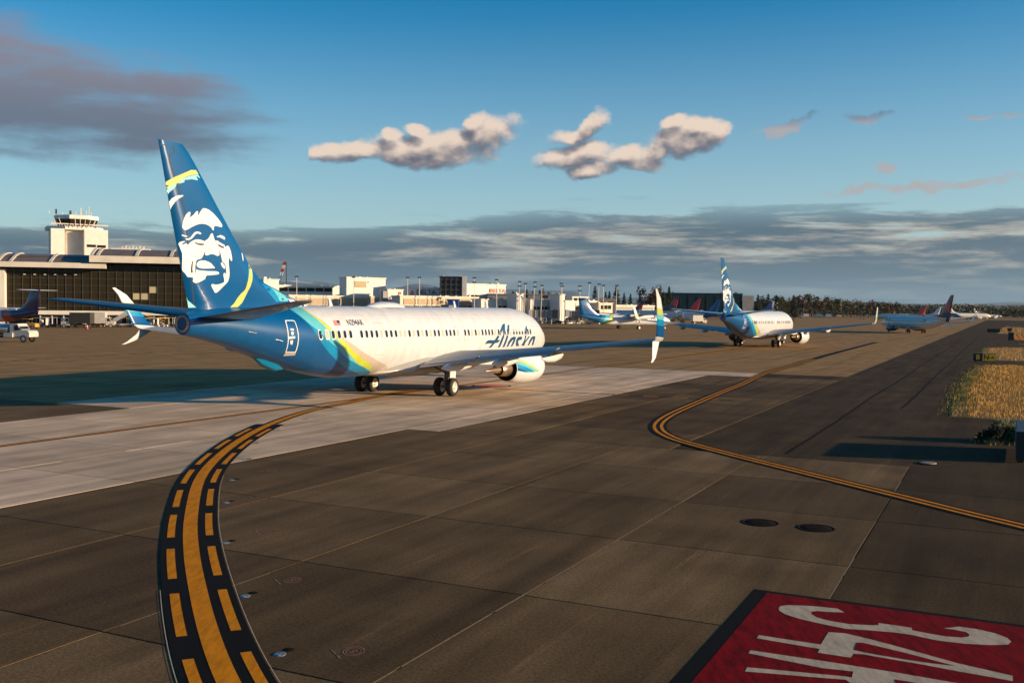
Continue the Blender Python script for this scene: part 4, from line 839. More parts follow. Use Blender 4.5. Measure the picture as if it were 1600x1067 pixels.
f_ = AT(50, 512, 215); ang = R_(-62); place(q2, (f_.x + 15*math.sin(ang), f_.y + 15*math.cos(ang)), ang); tag(q2, 'parked turboprop with dark purple fin and white tailplane by the terminal', 'turboprop')
# ---------------------------------------------------------------- terminal, tower, concourses
M_conc = mat('pale_cladding', (.6, .55, .47), .7, 0, .1, .4); M_wall = mat('white_cladding', (.64, .61, .56), .6, 0, .07, .5); M_tan = mat('tan_panel', (.40, .30, .19), .7, 0, .12, 1.5); M_grey = mat('grey_cladding', (.22, .21, .21), .6, 0, .12, .5)
M_roof = mat('ribbed_roof', (.16, .12, .095), .6, .2, .2, .6); M_pane = mat('tinted_glass', (.024, .019, .010), .09, 0, 0, spec=.2); M_mull = mat('mullion', (.09, .08, .055), .5, .3, .1); M_dark = mat('dark_recess', (.012, .011, .010), .8, 0, .2)
M_lampw = mat('fixture_white', (.6, .55, .48), .5); M_steeldk = mat('dark_steel', (.03, .03, .032), .5, .3, .2)
def rect(mb, x0, y0, x1, y1, Y, d=8., m=0):      # box whose front face fills a pixel rectangle at distance Y
    a, b = AT(x0, y1, Y), AT(x1, y0, Y)
    return mb.box2((a.x, Y, a.z), (b.x, Y + d, b.z), m)
def base(x, Y): return Vector((AT(x, 480, Y).x, Y, ZG))
def turn(e, x, Y, deg, widen=True):      # swing a building on its own centre so that its front takes the low sun
    c = AT(x, 480, Y); c.z = 0; b_ = R_(deg)
    e.matrix_world = Matrix.Translation(c) @ Matrix.Rotation(b_, 4, 'Z') @ Matrix.Diagonal((1/math.cos(b_) if widen else 1, 1, 1, 1)) @ Matrix.Translation(-c)
def thing_at(name, x, Y, label, cat, group=None):
    e = empty(name, (0, 0, 0)); tag(e, label, cat, group); return e
def part(parent, name, m, x0, y0, x1, y1, Y, d=8.): return rect(MB(), x0, y0, x1, y1, Y, d).obj(name, m, parent)
TY = 252.
term = thing_at('terminal_building', 150, TY, 'long dark-glazed terminal hall with curved ribbed roof at far left', 'building')
part(term, 'wall', M_dark, 24, 405, 296, 512, TY+2.5, 30)
part(term, 'end_wall', M_wall, -60, 422, 23.5, 512, TY-1, 20)
for y0, y1 in ((443, 448), (450, 455), (457, 461)): part(term, 'louvre_window', M_pane, -4, y0, 12, y1, TY-1.15, .14)
# glass panes, each a little out of line with its neighbours
X0, X1 = AT(25, 460, TY).x, AT(297, 460, TY).x; ZB, ZT = AT(150, 489, TY).z, AT(150, 414, TY).z
nc, nr = 23, 7; pw, ph = (X1-X0)/nc, (ZT-ZB)/nr
pane_me = MB().box((0, 0, 0), (pw-.12, .05, ph-.12)).mesh('pane', M_pane)
pane_lit = MB().box((0, 0, 0), (pw-.12, .05, ph-.12)).mesh('pane', mat('pane_reflection', (.42, .36, .22), .4))  # pale base colour stands in for bright sky reflected in a few panes
rnd = random.Random(11)
for i in range(nc):
    for j in range(nr):
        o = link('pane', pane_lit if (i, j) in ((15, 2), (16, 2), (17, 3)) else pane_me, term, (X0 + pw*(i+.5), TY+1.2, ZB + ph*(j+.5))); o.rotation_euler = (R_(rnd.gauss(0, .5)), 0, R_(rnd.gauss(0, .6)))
for i in range(nc+1): MB().box((X0 + pw*i, TY+1.1, (ZB+ZT)/2), (.09, .22, ZT-ZB)).obj('mullion', M_mull, term)
for j in range(nr+1): MB().box(((X0+X1)/2, TY+1.12, ZB + ph*j), (X1-X0, .16, .08)).obj('transom', M_mull, term)
for i in range(6): part(term, 'lamp', M_lampw, 52+14*i, 429, 55+14*i, 430.3, TY+.8, .3)
def vault(x0, x1, ye, yf, yc, Y, ribs, nm):
    # fascia between rows ye (top) and yf (bottom); roof rises to row yc behind it
    xa, xb = AT(x0, ye, Y).x, AT(x1, ye, Y).x; zb, zt = AT((x0+x1)/2, yf, Y).z, AT((x0+x1)/2, ye, Y).z; zc = AT((x0+x1)/2, yc, Y+12).z
    MB().box2((xa, Y-1.2, zb), (xb, Y+.2, zt)).obj('fascia', M_conc, term)
    n = 26; prof = [(Y-.6 + 26*t, zt - .1 + (zc-zt)*math.sin(math.pi*t)) for t in [i/12 for i in range(13)]]
    MB().loft([[Vector((x, y, z)) for y, z in prof] for x in (xb-.2, xa+.2)], 0, True, False, False).obj('roof', M_roof, term)
    for r in ribs:
        x = AT(r, ye, Y).x; MB().loft([[Vector((x+dx, y, z + dz)) for y, z in prof] for dx, dz in ((.35, .02), (.35, .22), (-.35, .22), (-.35, .02))], 0, False, False, False).obj('roof_rib', M_conc, term)
    e = [Vector((xb - .1, y, z)) for y, z in prof] + [Vector((xb-.1, Y+25, zb)), Vector((xb-.1, Y, zb))]
    MB().add(e, [tuple(range(len(e)))]).obj('gable', M_pane, term)
vault(9, 162, 411, 419, 398, TY-2, (13, 30, 84), 'lower'); vault(137, 330, 400.5, 411, 389.5, TY-3, (139, 148, 203, 253, 300), 'upper')
part(term, 'penthouse', M_wall, 189, 388.5, 244, 395, TY+10, 6)
for i in range(7): part(term, 'roof_vent', M_lampw, 206+5*i, 385 - (i % 2), 208+5*i, 389, TY+11, 1)
part(term, 'walkway_roof', M_wall, 60, 487.6, 300, 491, TY-6, 5)
for i in range(15): part(term, 'post', M_wall, 64+16*i, 491, 65.4+16*i, 509, TY-5, .4)
turn(term, 160, TY, 15)
# control tower
tw = thing_at('control_tower', 120, 400, 'white control tower with glazed cab rising behind the terminal roof', 'tower'); Y = 400
def octo(x0, x1, y0, y1, xt0=None, xt1=None, dep=None):
    a, b = AT(x0, y1, Y), AT(x1, y1, Y); c, d = AT(xt0 or x0, y0, Y), AT(xt1 or x1, y0, Y)
    def ring(p, q):
        cx, r = (p.x+q.x)/2, (q.x-p.x)/2; k = .42
        return [Vector((cx + r*sx, Y + 9 + r*sy, p.z)) for sx, sy in ((-1, -k), (-k, -1), (k, -1), (1, -k), (1, k), (k, 1), (-k, 1), (-1, k))]
    return MB().loft([ring(a, b)[::1], ring(c, d)], 0, False)
octo(88, 150, 357, 430).obj('shaft', M_wall, tw)
part(tw, 'stair_core', M_wall, 79, 358, 98, 430, Y-2, 9); part(tw, 'lift_core', M_wall, 122.5, 358, 157, 430, Y-4, 12)
part(tw, 'core_window', M_pane, 126, 381.5, 139, 385.5, Y-4.15, .2); part(tw, 'core_window', M_pane, 141, 382, 153.5, 386, Y-4.15, .2)
octo(79, 161, 353.5, 359).obj('gallery', M_wall, tw)
octo(98, 149, 341.5, 353.5, 93, 154).obj('cab_glazing', M_pane, tw); octo(91.5, 154.5, 335.5, 341.5).obj('cab_roof', M_wall, tw)
for i in range(9):
    t = i/8; x0, x1 = 98+51*t, 93+61*t; a, b = AT(x0, 353.5, Y-3.6 if 1 < i < 7 else Y+3), AT(x1, 341.5, Y-4.2 if 1 < i < 7 else Y+3); MB().tube(a, b, .12, n=4).obj('cab_mullion', M_wall, tw)
for i in range(22): part(tw, 'railing_post', M_lampw, 79+3.9*i, 350.5, 79.5+3.9*i, 354, Y-2, .1)
part(tw, 'railing', M_lampw, 79, 350.3, 161, 350.9, Y-2.1, .1)
for x, y, w in ((93, 331, .8), (102, 328.5, 2.5), (112, 333, .8), (122, 330, 3), (131, 331, .8), (138, 325, 1.2), (146, 329, .8), (150, 322, .7), (153, 331, .8)): part(tw, 'antenna', M_steeldk if w > 2 else M_lampw, x, y, x+w, 336, Y+6, .5)
turn(tw, 120, Y, 30, False)
part(tw, 'side_platform', M_wall, 157, 380, 160, 386, Y-2, 2)
# low concourses: every block is a building of its own
CY = 372.
def block(name, label, x0, y0, x1, y1, Y, m, d=14, extra=(), rot=36):
    if m in (M_grey, M_steeldk) or m.name == 'sign_grey' or Y > 600: rot = 0
    elif d > 6: d = 6
    e = thing_at(name, x0, Y, label, 'building'); part(e, 'wall', m, x0, y0, x1, 512, Y, d); part(e, 'parapet', m, x0-.6, y0-.9, x1+.6, y0+.1, Y-.3, d+.6)
    for nm, mm, a, b, c, d2, off in extra: part(e, nm, mm, a, b, c, d2, Y-off, off+.1)
    rr = random.Random(int(x0))
    for q in range(max(2, int((x1-x0)/9))):
        xa = rr.uniform(x0+1, x1-4); part(e, 'roof_unit', rr.choice((M_conc, M_grey, M_lampw)), xa, y0-.8-rr.uniform(.6, 2.4), xa+rr.uniform(.8, 3.2), y0-.85, Y+rr.uniform(.4, max(.5, d-2)), 1.4)
    if rot: turn(e, (x0+x1)/2, Y, rot)
    return e
pan = lambda x0, x1, n, y0, y1, mm=None: [('panel', mm or M_tan, x0 + (x1-x0)*i/n + 1.2, y0, x0 + (x1-x0)*(i+1)/n - 1.2, y1, .18) for i in range(n)]
win = lambda x0, x1, n, y0, y1: [('window', M_pane, x0 + (x1-x0)*i/n + .8, y0, x0 + (x1-x0)*(i+1)/n - .8, y1, .22) for i in range(n)]
block('concourse_building', 'narrow white stair tower with a chimney right of the foreground fin', 413.5, 437, 434, 0, CY-6, M_wall, 8, [('chimney', M_wall, 413.5, 432.8, 417, 437.2, .3)])
block('concourse_building', 'long low white concourse with dark ribbon window left of the big white block', 440, 448, 546, 0, CY+14, M_wall, 16, win(444, 516, 6, 450, 455.5) + [('roof_box', M_wall, 522, 446, 543, 448.5, .3)])
block('concourse_building', 'low tan-panelled concourse front below the long white one', 462, 463.5, 596, 0, CY-2, M_conc, 10, pan(465, 592, 6, 466, 476.5) + win(465, 592, 10, 477.5, 482))
block('concourse_building', 'tall plain white block with one tan panel near its top', 544.5, 434.6, 600, 0, CY+5, M_wall, 18, [('panel', M_tan, 556, 439.5, 572, 449.3, .2), ('vent', M_grey, 574, 440, 576, 442, .2)])
block('concourse_building', 'small white box building between the tall block and grey sign wall', 606, 453, 629, 0, CY-3, M_wall, 9, [('door', M_grey, 596.5, 455, 604, 480, 1.5), ('logo_panel', mat('logo_red', (.4, .03, .03), .5), 622, 456, 626, 460, .2)])
M_sgw = mat('sign_grey', (.62, .61, .6), .6, 0, .05)
sg = block('sign_wall', 'grey wall carrying a dark airline name and red triangle emblem', 637, 450.5, 687, 0, CY+8, M_sgw, 6)
M_sgn = mat('sign_navy', (.02, .03, .08), .5); M_sred = mat('sign_red', (.42, .02, .03), .5)
def sign_text(parent, s, x, y, size_px, Y, m, name='lettering'):
    p = AT(x, y, Y); return text(s, size_px*Y/F*1.35, m, name, parent, Matrix.Translation(p) @ Matrix.Rotation(math.pi/2, 4, 'X'), .02, 'CENTER', .03)
def triangle(parent, x, y, h, Y, m):
    p = AT(x, y, Y); k = h*Y/F/2; MB().add([p + Vector(v)*k for v in ((-1, 0, -1), (0, 0, .1), (0, 0, 1), (1, 0, -1), (0, 0, -.45))], [(0, 1, 2), (1, 3, 2), (0, 4, 3)]).obj('emblem', m, parent)
sign_text(sg, 'DELTA', 665.5, 457, 7.5, CY+7.8, M_sgn); triangle(sg, 643.5, 457, 7.5, CY+7.75, M_sred)
bk = block('service_building', 'black steel-framed building with a white right edge beside the sign wall', 686.5, 433, 722, 0, CY+2, M_steeldk, 16, [('edge_wall', M_wall, 722, 432, 729.5, 470, .5)])
for i in range(5): part(bk, 'frame_column', mat('frame_grey', (.08, .08, .08), .5), 688+8*i, 434, 689.2+8*i, 470, CY+1.6, .3)
for i in range(4): part(bk, 'frame_beam', mat('frame_grey', (.08, .08, .08), .5), 687, 436+8*i, 722, 437+8*i, CY+1.75, .2)
wb = block('concourse_building', 'white flat-fronted building with red and navy airline name', 729.8, 445, 790, 0, CY+12, M_wall, 14, win(731, 752, 4, 461, 468))
sign_text(wb, 'DELTA', 777, 454.5, 6.2, CY+11.7, M_sred); triangle(wb, 766.5, 454.5, 5.5, CY+11.65, M_sred)
block('concourse_building', 'low tan-panelled gate building under the grey sign wall', 630, 464.5, 760, 0, CY-4, M_conc, 9, pan(634, 756, 6, 467, 476) + win(634, 756, 9, 478, 483))
block('gate_building', 'grey-topped gate building right of the white flat-fronted one', 761, 460, 806, 0, CY+4, M_grey, 12)
block('gate_building', 'white gate front with panels below the first grey-topped building', 752, 468.5, 806, 0, CY-3, M_wall, 7, pan(776, 804, 4, 470, 477, M_conc) + win(778, 804, 4, 478, 483))
block('stair_tower', 'white stair tower between the two grey-topped gate buildings', 807, 459.5, 818, 0, CY-7, M_wall, 7)
block('gate_building', 'second grey-topped gate building, nearer the turboprop', 825, 460.5, 873, 0, CY+4, M_grey, 12, [('skylight', M_steeldk, 848, 462, 857, 466, .2)])
block('gate_building', 'white gate front with panels below the second grey-topped building', 828, 469, 870, 0, CY-3, M_wall, 7, pan(832, 868, 5, 470.5, 477.5, M_conc) + win(832, 868, 6, 479, 484))
block('stair_tower', 'white stair tower left of the last low gate building', 874, 460.5, 882.5, 0, CY-7, M_wall, 7)
block('gate_building', 'last low white gate building, with a small windowed storey on its roof', 882, 471, 934, 0, CY-2, M_wall, 9, pan(898, 932, 4, 473, 479, M_conc) + win(898, 932, 6, 480, 485) + [('roof_storey', M_conc, 893, 463.5, 921, 471, .2), ('roof_window', M_pane, 896, 465.5, 901, 470, .35), ('roof_window', M_pane, 903.5, 465.5, 908.5, 470, .35), ('roof_window', M_pane, 911, 465.5, 916, 470, .35)])
block('gate_building', 'short white box at the right end of the concourse', 935, 474, 958, 0, CY-3, M_conc, 7, win(938, 956, 3, 477, 483))
block('service_building', 'long pale roofed shed behind the turboprop', 958, 478, 1026, 0, CY+120, M_conc, 14, [('roof_band', M_grey, 960, 480, 1024, 483, .3)])
block('concourse_building', 'long low grey-white spine of the concourse behind the gate buildings', 596, 467.5, 962, 0, CY+40, M_grey, 8, win(600, 958, 22, 470, 474))
hg = block('hangar', 'wide dark teal hangar behind the parked tails', 1030, 459.5, 1160, 0, 820, mat('hangar_teal', (.006, .022, .032), .9, 0, .1, .2, 0, .05), 60, [('side_bay', mat('hangar_side', (.03, .09, .11), .6), 1021, 463, 1030, 492, .5), ('end_bay', M_grey, 1160, 462, 1178, 492, .5)])
for i in range(9): part(hg, 'door_rail', mat('hangar_trim', (.015, .04, .05), .5), 1034+14*i, 463, 1035+14*i, 492, 819.6, .5)
for x0, y0, x1, Y, m, lab in ((1388, 476.5, 1399, 1150, M_tan, 'small tan house among the trees left of the regional jet'), (1306, 471, 1316, 1150, M_tan, 'small pale house among the autumn trees'), (1484, 477.5, 1526, 1500, M_grey, 'long grey warehouse behind the far white airliner'), (1512, 483.5, 1544, 1300, M_wall, 'low white shed right of the grey warehouse'), (1206, 472, 1216, 900, M_wall, 'small white hut right of the second taxiing jet fin')):
    block('far_building', lab, x0, y0, x1, 0, Y, m, 20)
# jet bridges
def jet_bridge(x0, x1, y0, y1, Y, lab, m=M_grey):
    e = thing_at('jet_bridge', x0, Y, lab, 'jet bridge', 'jet bridges along the concourse')
    t = part(e, 'tunnel', m, x0, y0, x1, y1, Y, 3.2)
    for i in range(4): part(e, 'tunnel_rib', M_conc, x0 + (x1-x0)*(i+.5)/4, y0-.3, x0 + (x1-x0)*(i+.5)/4 + .9, y1+.3, Y-.15, .2)
    part(e, 'rotunda', M_wall, x0-6, y0-1.5, x0-.2, y1+1, Y-.6, 4.5); part(e, 'cab', M_steeldk, x1+.2, y0-1, x1+7, y1+1.5, Y-.8, 4.5)
    for x in (x0-3, x1-4): part(e, 'column', M_lampw, x, y1+.5, x+1.6, 509, Y+.8, .5)
jet_bridge(832, 865, 485, 496, CY-30, 'grey jet bridge behind the foreground nose'); jet_bridge(890, 908, 485.5, 494, CY-26, 'short grey jet bridge above the white box truck'); jet_bridge(916, 930, 485.5, 495, CY-24, 'jet bridge at the right end of the concourse', M_conc)
bc = thing_at('catering_lift', 708, CY-20, 'bright blue lift cab with white frame showing over the foreground fuselage', 'lift truck'); M_cab = mat('lift_blue', (.01, .06, .32), .4)
part(bc, 'cab', M_cab, 699.5, 469, 716, 481, CY-20, 3); part(bc, 'hood', M_cab, 698, 467.6, 717.5, 470, CY-20.4, 3.8); part(bc, 'window_frame', M_wall, 701, 477, 709, 483, CY-20.3, .2); part(bc, 'scissor_frame', M_steeldk, 702, 481, 714, 500, CY-19, 2)
part(bc, 'chassis', M_wall, 696, 500, 722, 504, CY-20, 3)
# light masts
masts = [(552.5, 434, 470, 1, 0), (463.5, 433, 462, 1, 0), (637, 434.5, 462, 1, .5), (655.5, 434.5, 462, 1, .5), (741, 435, 460, 2, 0), (776, 438, 462, 1, 0), (812, 441, 470, 2, 3), (821, 444, 462, 1, 2), (836, 442, 480, 2, 4), (847, 447, 468, 1, 2), (877, 444, 470, 1, 2), (878, 448, 470, 1, 0), (906, 448, 470, 2, 0), (921, 443, 476, 1, 3), (936, 445, 478, 1, 2), (943, 447, 478, 1, 0.5), (964, 447, 476, 1, 2)]
ord_ = ['first', 'second', 'third', 'fourth', 'fifth', 'sixth', 'seventh', 'eighth', 'ninth', 'tenth', 'eleventh', 'twelfth', 'thirteenth', 'fourteenth', 'fifteenth', 'sixteenth', 'seventeenth']
for (x, y, yb, nh, lean), nm in zip(sorted(masts), ord_):
    e = thing_at('light_mast', x, CY, 'tall floodlight mast over the concourse roofs, %s from the left' % nm, 'light mast', 'floodlight masts'); t = AT(x, y, CY-12); b_ = AT(x-lean*1.2, 500, CY-12)
    MB().tube(b_, t, .15, .09, 6).obj('pole', M_lampw, e)
    for k in range(nh): MB().box(t + Vector((0, 0, .2 - 1.6*k)), (1.25, .6, .4)).obj('lamp_head', M_steeldk, e)
# red and white jib of a crane
cr_ = thing_at('crane', 440, 430, 'crane jib with red and white tip rising behind the concourse', 'crane'); Yc = 430
top = AT(445, 409, Yc); bot = AT(433, 452, Yc); dv = bot-top
for i in range(8):
    a, b_ = top + dv*(i/8), top + dv*((i+1)/8); mb = MB(); c_ = [mat('jib_red', (.42, .05, .03), .5), M_wall, mat('jib_red', (.42, .05, .03), .5), M_wall][i] if i < 4 else mat('jib_blue', (.04, .1, .16), .5)
    for dx in (-.5, .5): mb.tube(a + Vector((dx, 0, 0)), b_ + Vector((dx, 0, 0)), .16 if i < 4 else .1, n=5)
    mb.tube(a + Vector((-.5, 0, 0)), b_ + Vector((.5, 0, 0)), .1, n=4); mb.obj('jib_section', c_, cr_)
    if i < 3: MB().box((a+b_)/2, (1.2, .5, 1.2)).obj('jib_plate', c_, cr_)
MB().tube(AT(447.5, 409, Yc), AT(447.5, 470, Yc), .2, n=6).obj('mast', M_steeldk, cr_); MB().box(AT(434, 455, Yc), (4, 3, 4)).obj('machinery_house', M_steeldk, cr_)

# ---------------------------------------------------------------- vehicles on the apron
M_vwhite = mat('vehicle_white', (.5, .48, .44), .35, 0, .08, 1., .3); M_vyel = mat('vehicle_yellow', (.45, .26, .05), .45); M_vsilver = mat('tank_silver', (.5, .5, .5), .22, .8, .08)
def vwheels(e, xs, w, r=.45, tw_=.25):
    for x in xs:
        for sg in (-1, 1): wheel(e, (x, sg*w, r), r, tw_)
def tanker(pt, rz, lab):
    e = empty('tank_truck', (pt[0], pt[1], ZG), rz); tag(e, lab, 'truck')
    MB().loft([[Vector((x, 1.1*math.sin(a*math.pi/10)*k, 1.75 + .78*math.cos(a*math.pi/10)*k)) for a in range(20)] for x, k in ((-6.2, .6), (-6.1, .95), (-5.9, 1), (-.6, 1), (-.4, .95), (-.3, .6))]).obj('tank', M_vsilver, e)
    mb = MB().box((-2.6, 0, .75), (7.6, .9, .3)); mb.obj('chassis', M_steeldk, e)
    prof = [(.1, .75), (.1, 2.55), (1.2, 2.55), (1.65, 1.75), (2.75, 1.6), (2.95, 1.35), (2.95, .75)]
    cab = MB().loft([[Vector((x, y, z)) for x, z in prof][::-1] for y in (-1.05, 1.05)], 0, False).obj('cab', M_vwhite, e)
    for sg in (-1, 1):
        MB().add([(.75, sg*1.06, 1.6), (1.6, sg*1.06, 1.7), (1.2, sg*1.06, 2.35), (.75, sg*1.06, 2.35)], [(0, 1, 2, 3)]).obj('side_window', M_dkglass, cab)
        MB().box((1.8, sg*1.25, 1.95), (.1, .2, .4)).obj('mirror', M_steeldk, cab); MB().box((-.05, sg*1.0, 1.0), (1.3, .5, .6)).obj('step_box', M_vwhite, e)
        MB().box((2.98, sg*.75, 1.1), (.06, .3, .2)).obj('headlight', M_lampw, cab)
    MB().add([(1.23, -.95, 2.45), (1.23, .95, 2.45), (1.66, .95, 1.8), (1.66, -.95, 1.8)], [(0, 1, 2, 3)]).obj('windscreen', M_dkglass, cab)
    vwheels(e, (2.1, -3.9, -5.1), .95, .5, .3); return e
tanker(G(22, 534), R_(-8), 'white cab tanker truck with silver tank at the left edge')
def box_truck(pt, rz, lab, m=None, L=4.5, h=2.4):
    e = empty('box_truck', (pt[0], pt[1], ZG), rz); tag(e, lab, 'truck', 'service trucks at the gates'); m = m or M_vwhite
    MB().box((-L/2, 0, 1.0+h/2), (L, 2.3, h)).obj('cargo_box', m, e); MB().box((-.6, 0, .75), (L+2.4, .9, .25)).obj('chassis', M_steeldk, e)
    cab = MB().loft([[Vector((x, y, z)) for x, z in ((.1, .6), (.1, 2.3), (.9, 2.3), (1.4, 1.5), (1.9, 1.35), (1.9, .6))][::-1] for y in (-1., 1.)], 0, False).obj('cab', M_vwhite, e)
    for sg in (-1, 1): MB().add([(.35, sg*1.01, 1.45), (1.2, sg*1.01, 1.5), (.85, sg*1.01, 2.1), (.35, sg*1.01, 2.1)], [(0, 1, 2, 3)]).obj('side_window', M_dkglass, cab)
    MB().add([(.95, -.9, 2.22), (.95, .9, 2.22), (1.4, .9, 1.55), (1.4, -.9, 1.55)], [(0, 1, 2, 3)]).obj('windscreen', M_dkglass, cab); vwheels(e, (1.2, -L+.9), .95); return e
def cart(pt, rz, lab, m=None):
    e = empty('baggage_cart', (pt[0], pt[1], ZG), rz); tag(e, lab, 'baggage cart', 'baggage carts on the apron')
    MB().box((0, 0, .55), (3.2, 1.6, .15)).obj('deck', M_steeldk, e); MB().box((0, 0, 2.15), (3.3, 1.7, .1)).obj('roof', m or M_vwhite, e)
    for x in (-1.55, 1.55):
        for y in (-.75, .75): MB().box((x, y, 1.35), (.09, .09, 1.5)).obj('post', M_vwhite, e)
    MB().box((-1.6, 0, 1.3), (.06, 1.5, 1.4)).obj('end_panel', m or M_vwhite, e); MB().tube((1.6, 0, .5), (2.6, 0, .35), .05).obj('tow_bar', M_steeldk, e)
    vwheels(e, (1.2, -1.2), .7, .3, .18); return e
def tug(pt, rz, lab, m):
    e = empty('tow_tractor', (pt[0], pt[1], ZG), rz); tag(e, lab, 'tow tractor', 'tow tractors on the apron')
    MB().loft([[Vector((x, y, z)) for x, z in ((-1.6, .35), (-1.6, 1.0), (-.2, 1.05), (.1, 1.25), (1.5, 1.1), (1.6, .35))][::-1] for y in (-.8, .8)], 0, False).obj('body', m, e)
    for x in (-1.2, .1):
        for y in (-.7, .7): MB().box((x, y, 1.5), (.08, .08, 1.0)).obj('cab_post', M_steeldk, e)
    MB().box((-.55, 0, 2.02), (1.6, 1.6, .08)).obj('cab_roof', m, e); MB().box((-.7, 0, 1.15), (.5, 1.2, .5)).obj('seat', M_steeldk, e); vwheels(e, (1.0, -1.0), .75, .38, .25); return e
def loader(pt, rz, lab):
    e = empty('belt_loader', (pt[0], pt[1], ZG), rz); tag(e, lab, 'belt loader', 'belt loaders on the apron')
    MB().box((0, 0, .7), (4.2, 1.8, .5)).obj('body', M_vwhite, e); MB().box((.3, .2, 1.95), (7.6, .8, .22), ry=-.28).obj('conveyor', M_steeldk, e)
    for y in (-.25, .65): MB().box((.3, y, 2.12), (7.6, .06, .16), ry=-.28).obj('side_rail', M_vyel, e)
    MB().box((1.2, -.6, 1.3), (.9, .6, .8)).obj('driver_cab', M_vwhite, e); vwheels(e, (1.4, -1.4), .8, .35, .22); return e
def stairs(pt, rz, lab):
    e = empty('boarding_stairs', (pt[0], pt[1], ZG), rz); tag(e, lab, 'boarding stairs', 'boarding stairs on the apron')
    MB().box((0, 0, .6), (4, 2, .4)).obj('chassis', M_vwhite, e)
    for i in range(9): MB().box((-2+.42*i, 0, .9+.27*i), (.4, 1.5, .06)).obj('tread', M_steeldk, e)
    for y in (-.8, .8): MB().box((-.3, y, 2.4), (4.4, .05, .9), ry=-.57).obj('side_panel', M_vwhite, e)
    for x, z in ((1.2, 1.6), (-.6, 1.0)): MB().box((x, 0, z/2+.4), (.15, 1.2, z)).obj('support', M_steeldk, e)
    vwheels(e, (1.5, -1.5), .8, .35, .22); return e
def gp(x, y): return G(x, y, ZG)
row = [('tug', 47, 513.5, 'yellow tow tractor right of the purple fin, nearest the tanker', M_vyel), ('cart', 64, 512, 'pale baggage cart right of the yellow tow tractor', None), ('truck', 112, 512.5, 'white truck with dark open body below the left tailplane', mat('open_body', (.03, .028, .025), .8)), ('cart', 142, 511, 'baggage cart left of the winglet, by the walkway posts', None), ('truck', 166, 512, 'white box truck just left of the far winglet', None), ('stairs', 192, 511, 'white boarding stairs behind the far winglet', None), ('cart', 210, 511, 'baggage cart right of the boarding stairs', M_vyel), ('tug', 226, 511.5, 'orange tow tractor between the carts by the terminal', M_vyel), ('loader', 243, 510.5, 'belt loader before the terminal, left of the tail cone', None), ('cart', 262, 510, 'yellow-topped baggage cart nearest the tail cone', M_vyel), ('cart', 88, 511, 'baggage cart left of the dark-bodied truck', M_conc)]
for kind, x, y, lab, m in row:
    p = gp(x, y); rz = R_(random.uniform(-12, 12) + (180 if random.random() < .5 else 0))
    {'tug': lambda: tug(p, rz, lab, m), 'cart': lambda: cart(p, rz, lab, m), 'truck': lambda: box_truck(p, rz, lab, m), 'stairs': lambda: stairs(p, rz, lab), 'loader': lambda: loader(p, rz, lab)}[kind]()
mid = [('truck', 841, 503.5, 'white box truck touching the foreground nose outline', None), ('loader', 856, 505, 'belt loader raised right of the foreground nose', None), ('tug', 871, 506, 'dark tow tractor between the belt loader and white box truck', M_steeldk), ('truck', 890, 506.5, 'tall white box truck in the middle of the gate equipment', None), ('cart', 903, 505.5, 'baggage cart right of the tall white box truck', None), ('tug', 913, 506.5, 'white tow tractor left of the turboprop', M_vwhite), ('truck', 925, 507, 'white service truck nearest the turboprop tail', M_conc), ('cart', 934, 505, 'baggage cart close behind the turboprop tail', None), ('cart', 1050, 507, 'yellow cart just right of the foreground winglet', M_vyel), ('truck', 1096, 506, 'white truck below the left wing of the second taxiing jet', None),
       ('truck', 1255, 496.5, 'white truck among several right of the second jet', None), ('truck', 1275, 497, 'second white truck right of the second jet', None), ('truck', 1290, 497, 'third white truck right of the second jet, nearest the autumn trees', None), ('cart', 1347, 499, 'lone pale cart left of the regional jet nose', None)]
for kind, x, y, lab, m in mid:
    p = gp(x, y); rz = R_(random.uniform(-25, 25) + (180 if random.random() < .5 else 0))
    {'tug': lambda: tug(p, rz, lab, m), 'cart': lambda: cart(p, rz, lab, m), 'truck': lambda: box_truck(p, rz, lab, m), 'loader': lambda: loader(p, rz, lab)}[kind]()
for i, x in enumerate((823, 847, 862, 880, 897, 919, 941)): cart(gp(x, 504.5 + (i*7) % 3*.8), R_(i*53), 'pale baggage cart in the gate clutter, %s from the left' % ord_[i], (M_vyel, None, M_conc)[i % 3])
for i, x in enumerate((76, 128, 155, 180, 236, 252, 276)): cart(gp(x, 510.5 + (i*5) % 3*.5), R_(i*47), 'small cart under the terminal walkway, %s from the left' % ord_[i], (None, M_conc, M_vyel)[i % 3])
cn = empty('traffic_cone', gp(136, 514.5)); tag(cn, 'red traffic cone before the baggage carts at left', 'traffic cone'); MB().lathe((0, 0, 0), (0, 0, 1), [(.05, .3), (.5, .2), (1.0, .08), (1.0, .01)], 12).obj('cone', mat('cone_red', (.5, .06, .03), .6), cn); MB().box((0, 0, .03), (.75, .75, .06)).obj('foot', M_steeldk, cn); MB().lathe((0, 0, 0), (0, 0, 1), [(.55, .195), (.75, .15)], 12).obj('reflective_band', M_wall, cn)
